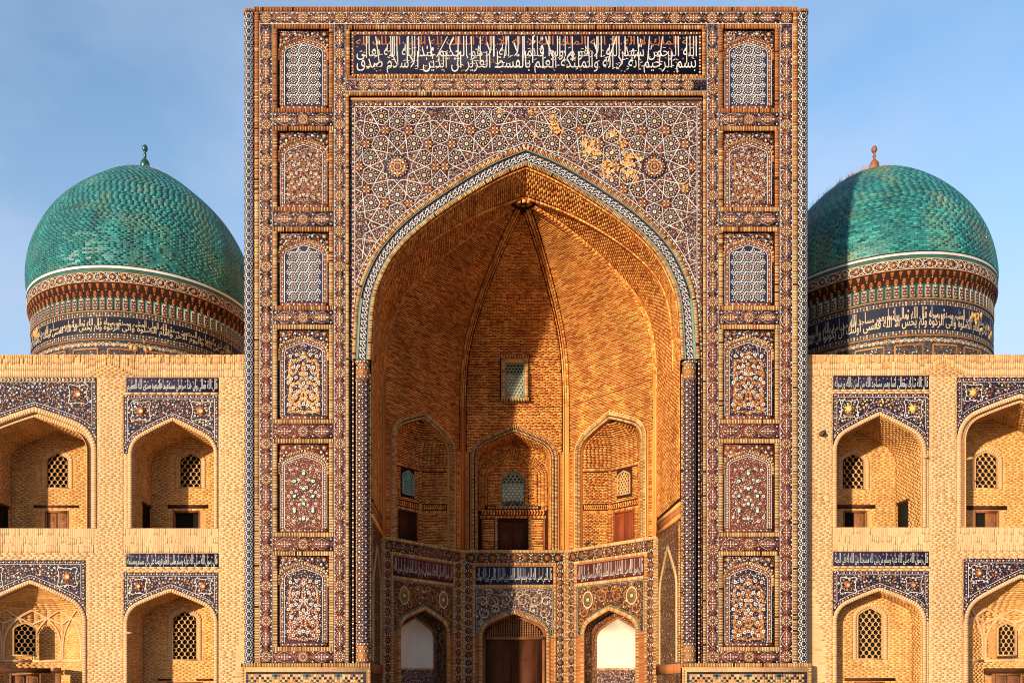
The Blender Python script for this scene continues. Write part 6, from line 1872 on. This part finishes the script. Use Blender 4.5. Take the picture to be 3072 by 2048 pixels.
        stamp(cy, MQ, T, [((i + .5 * tier) * st - PI * Rd, m0) for i in range(n) if abs((i + .5 * tier) * st - PI * Rd) < amax * Rd])
    MQ.build('stalactite_cornice', dro, stuff=True)
    # band of upright little panels
    PN = Acc(); p0, p1 = pz(Z['pn1']), pz(Z['mq1']); n = 98; st = 2 * PI * Rd / n; hp_ = (p1 - p0)
    P_ = [(i * st - PI * Rd, p0) for i in range(n) if abs(i * st - PI * Rd) < amax * Rd]
    w2, pad = st * .33, hp_ * .08
    T = [t_poly([(-w2, pad), (w2, pad), (w2, hp_ - pad * 1.8), (w2 * .6, hp_ - pad), (-w2 * .6, hp_ - pad), (-w2, hp_ - pad * 1.8)], 'cream_glaze', .006, 0), t_poly([(-w2 * .86, pad * 1.4), (w2 * .86, pad * 1.4), (w2 * .86, hp_ - pad * 2), (-w2 * .86, hp_ - pad * 2)], 'maroon_glaze', .010)]
    for j in range(4):
        T.append(t_bead(.026, 'white_glaze' if j % 2 else 'ochre_glaze', .006, 5, v=hp_ * (.2 + j * .2), u=0, w=.012))
        for s in (-1, 1): T.append(t_bead(.024, 'ochre_glaze' if j % 2 else 'white_glaze', .006, 5, v=hp_ * (.2 + j * .2), u=s * w2 * .55, w=.012))
    quads(cy, PN, np.array([[[u - st * .5, p0], [u + st * .5, p0], [u + st * .5, p1], [u - st * .5, p1]] for u, _ in P_]), 0, .02, 'teal_glaze')
    stamp(cy, PN, T, P_, w=.02)
    PN.build('panel_band', dro, stuff=True)
    # bead rows, inscription, lower net
    BD = Acc(); uu = np.linspace(-amax * Rd, amax * Rd, 120)
    for py0, py1 in ((Z['oc'], Z['b1']), (Z['in1'], Z['b2'])):
        za_, zb_ = pz(py1), pz(py0)
        for f_, r0, mts in ((.68, .032, ('white_glaze', 'ochre_glaze')), (.28, .032, ('cream_glaze', 'white_glaze', 'ochre_glaze'))):
            beads_on(BD, np.stack([uu, np.full(120, za_ + (zb_ - za_) * f_)], -1), .12, .004, mts, r0, cy, 6)
    for py in (Z['pn1'] + 1, Z['b2'] + 3):
        strip(cy, BD, np.stack([uu, np.full(120, pz(py))], -1), -.02, .02, .03, 'ochre_glaze', 0)
    strip(cy, BD, np.stack([uu, np.full(120, (pz(Z['b1']) + pz(Z['in1'])) / 2)], -1), -(pz(Z['b1']) - pz(Z['in1'])) / 2, (pz(Z['b1']) - pz(Z['in1'])) / 2, .008, 'navy_glaze')
    zz0, zz1 = 13.6, pz(Z['b2'] + 6); nn = 20; st = 2 * PI * Rd / nn
    for i in range(nn):
        u = i * st - PI * Rd + st / 2
        if abs(u) > amax * Rd: continue
        w2 = st * .36; zt_ = zz1 - .34
        for e in (((u - w2, zt_), (u + w2, zt_)), ((u - w2, 13.6), (u - w2, zt_)), ((u + w2, 13.6), (u + w2, zt_))):
            strip(cy, BD, np.array([e[0], ((e[0][0] + e[1][0]) / 2, (e[0][1] + e[1][1]) / 2), e[1]]), -.03, .03, .03, 'ochre_glaze', 0)
        for _ in range(46): stamp(cy, BD, [t_bead(.025, random.choice(['white_glaze', 'cream_glaze', 'white_glaze', 'ochre_glaze']), .005, 5)], [(u + rng.uniform(-w2, w2) * .88, zt_ - .05 - rng.random() * 1.0)], w=.004)
        for dx in np.arange(-.5, .5, .1): stamp(cy, BD, [t_ring(.05, .075, 6, 'cream_glaze', .008), t_bead(.035, 'ochre_glaze' if int(dx * 10) % 2 else 'white_glaze', .006, 6)], [(u + dx * st, zz1 - .16 + .03 * (int(dx * 10) % 2))])
        for k_ in range(6): stamp(cy, BD, [t_bead(.035, 'white_glaze' if k_ % 2 else 'rust_glaze', .006, 6)], [(u + st / 2, zt_ - .1 - k_ * .14)])
    BD.build('drum_inlay', dro, stuff=True)
    IT = Acc(); i0, i1 = pz(Z['in1'] - 3), pz(Z['b1'] + 3)
    words = ['قال الله تعالى انما يعمر مساجد الله من امن بالله', 'واليوم الاخر واقام الصلوة واتى الزكوة', 'ولم يخش الا الله فعسى اولئك ان يكونوا', 'من المهتدين صدق الله العلي العظيم وصدق رسوله']
    span = 1.75 * Rd; k_ = len(words)
    for rep in (0, 1):
        for i, w_ in enumerate(words):
            a0 = -span + (k_ - 1 - i) * 2 * span / k_
            lettering(cy, IT, w_ if rep == 0 else words[(i + 2) % k_], a0 + .04, a0 + 2 * span / k_ - .04, i0 if rep == 0 else i0 + (i1 - i0) * .38, i0 + (i1 - i0) * (.66 if rep == 0 else 1), .014 + .004 * rep, 'cream_glaze', 1.5 if rep == 0 else 2.8, .014)
    IT.build('lettering', dro)
    if not L_ or True:
        b = Acc()
        for a0, z0, n_ in (((-.85, pz(955), 7) if L_ else (.55, pz(930), 14)), ((.35, pz(1030), 6) if L_ else (.8, pz(960), 12))):
            for _ in range(n_):
                P = ngon(rng.uniform(.05, .16), 8) * rng.uniform(.5, 1.1, (8, 1)) + np.array([a0 * Rd + rng.normal(0, .25), z0 + rng.normal(0, .14)])
                V, fs, mm = t_poly(P, 'bare_plaster', .022 + rng.random() * .006, 0); b.add(cy.p(V[:, 0], V[:, 1], V[:, 2]), fs, mm)
        b.build('bare_patch', dro, stuff=True)
    # finial of two balls
    fm = 'finial_green' if L_ else 'finial_rust'
    fp = [(.16, -.45), (.12, .02), (.09, .10), (.20, .17), (.30, .30), (.335, .46), (.29, .64), (.18, .78), (.09, .86), (.085, 1.02), (.13, 1.06), (.085, 1.10), (.07, 1.24), (.11, 1.27), (.18, 1.36), (.2, 1.47), (.17, 1.58), (.09, 1.66), (.0, 1.69)]
    f = Acc(); A_ = np.linspace(0, 2 * PI, 21)[:-1]; n = 20
    V = np.array([(X + r * math.sin(t), Y - r * math.cos(t), ztop + z) for r, z in fp for t in A_])
    V[:, 0] = X + (V[:, 0] - X) * .64; V[:, 1] = Y + (V[:, 1] - Y) * .64; V[:, 2] = ztop + .10 + (V[:, 2] - ztop) * .76
    f.add(V, [[j * n + i, j * n + (i + 1) % n, (j + 1) * n + (i + 1) % n, (j + 1) * n + i] for j in range(len(fp) - 1) for i in range(n)], fm)
    fo = f.build('finial', D, label='dark green finial of two balls' if L_ else 'rust-brown finial of two balls')
    for p_ in fo.data.polygons: p_.use_smooth = True
    # dry grass rooted in the joints near the crown
    G = Acc()
    n_ = 260 if L_ else 620
    for _ in range(n_):
        a_ = rng.normal(0, 1.5) if L_ else rng.normal(-1.25, .55); s2 = q[-1] - abs(rng.normal(0, 1.2 if L_ else 2.0)) - .15
        o_ = S.p(a_, max(s2, 0), 0); h_ = rng.uniform(.05, .17 if L_ else .26); dxy = rng.normal(0, .06, 3)
        w_ = .008; G.add([o_ + (-w_, 0, 0), o_ + (w_, 0, 0), o_ + dxy + (0, 0, h_)], [[0, 1, 2]], 'dry_grass')
    G.build('dry_grass', D, stuff=True)
dome(-1); dome(1)

# ------------------------------------------------------------------ small things
def ellipsoid(acc, c, r, mat, rot=0.0, n=10, m=8, tilt=0.0):
    V = []
    for i in range(m + 1):
        t = PI * i / m
        for j in range(n):
            p = 2 * PI * j / n; x, y, z = r[0] * math.sin(t) * math.cos(p), r[1] * math.sin(t) * math.sin(p), r[2] * math.cos(t)
            x, z = x * math.cos(tilt) - z * math.sin(tilt), x * math.sin(tilt) + z * math.cos(tilt)
            V.append((c[0] + x * math.cos(rot) - y * math.sin(rot), c[1] + x * math.sin(rot) + y * math.cos(rot), c[2] + z))
    acc.add(V, [[i * n + j, i * n + (j + 1) % n, (i + 1) * n + (j + 1) % n, (i + 1) * n + j] for i in range(m) for j in range(n)], mat)
def pigeon(x, y, z, rot, label):
    """one continuous little body: breast, neck, head, beak and tail lofted along a bent spine"""
    sp_ = [(-.20, .075, .006, .03), (-.13, .09, .022, .035), (-.07, .11, .05, .055), (0, .125, .068, .075), (.06, .145, .06, .068), (.10, .185, .036, .04), (.12, .225, .032, .034), (.14, .245, .026, .026), (.165, .243, .01, .009), (.19, .238, .002, .002)]
    n = 10; V = []
    for dx, h_, ry, rz in sp_:
        for j in range(n):
            t = 2 * PI * j / n; V.append((dx + .0 * math.cos(t), ry * math.cos(t), h_ + rz * math.sin(t)))
    V = np.array(V); c, s = math.cos(rot), math.sin(rot)
    base = (x, y, z)
    o = thing('pigeon', label, 'bird', base, 'pigeons perched in the portal')
    Wd = lambda A: np.stack([x + A[:, 0] * c - A[:, 1] * s, y + A[:, 0] * s + A[:, 1] * c, z + A[:, 2]], -1)
    a_ = Acc(); a_.add(Wd(V), [[i * n + j, i * n + (j + 1) % n, (i + 1) * n + (j + 1) % n, (i + 1) * n + j] for i in range(len(sp_) - 1) for j in range(n)], 'pigeon_grey')
    b = a_.build('body', o)
    for p_ in b.data.polygons: p_.use_smooth = True
    for sd in (-1, 1):
        l = Acc(); k_ = np.array([(.0, sd * .03, .07), (.012, sd * .03, .07), (.006, sd * .036, .07), (.01, sd * .03, 0), (.03, sd * .03, 0), (.015, sd * .04, 0)])
        l.add(Wd(k_), [[0, 1, 4, 3], [1, 2, 5, 4], [2, 0, 3, 5]], 'finial_rust'); l.build('leg', o)
    return o
ysill = 7.7 + 1.25 - .09
pigeon(-.22, 8.90, 9.90, .2, 'left of two dark pigeons on the sill of the green arched window above the gate')
pigeon(.16, 8.90, 9.90, PI - .3, 'right of two dark pigeons on the sill of the green arched window above the gate')
S_, L_r = bay_plane('P3', 'P4'); pp = S_.p(L_r * .17 + .45, LEDGE, .06)
pigeon(float(pp[0]), float(pp[1]), LEDGE, .6, 'dark pigeon on the brick ledge below the red-brown door on the right of the vault')
lx, lz = at(2465, 1302, YW)
wl_ = thing('wall_light', 'small round rusty lamp on the bare brick beside the right edge of the portal', 'lamp', (lx, YW - .02, lz))
a_ = Acc(); P_ = Plane((lx, YW - .02), (1, 0))
for r0, w0_, w1_, mt in ((.1, 0, .03, 'dark_wood'), (.075, .03, .16, 'finial_rust'), (.085, .16, .19, 'black_metal')):
    V, fs, _ = t_poly(ngon(r0, 14) + np.array([0, lz]), mt, w1_, w0_); a_.add(P_.p(V[:, 0], V[:, 1], V[:, 2]), fs, mt)
a_.build('housing', wl_)
# thin cable strung across the gate bay
x0, z0 = at(1640, 1909, 7.55); x1, z1 = at(1728, 1909, 7.2)
t_ = np.linspace(0, 1, 12); a_ = Acc(); cpts = np.stack([x0 + (x1 - x0) * t_, 7.55 - .55 * t_, z0 - .08 * np.sin(PI * t_)], -1)
for i in range(4):
    pass
ring_ = np.array([(0, .008 * math.cos(k_ * PI / 2), .008 * math.sin(k_ * PI / 2)) for k_ in range(4)])
V = (cpts[:, None] + ring_[None]).reshape(-1, 3)
a_.add(V, [[i * 4 + j, i * 4 + (j + 1) % 4, (i + 1) * 4 + (j + 1) % 4, (i + 1) * 4 + j] for i in range(11) for j in range(4)], 'black_metal')
cb = a_.build('cable'); cb['label'] = 'thin black cable sagging beside the arch of the wooden gate'; cb['category'] = 'cable'

for o in bpy.data.objects:
    if '_base' in o: del o['_base']
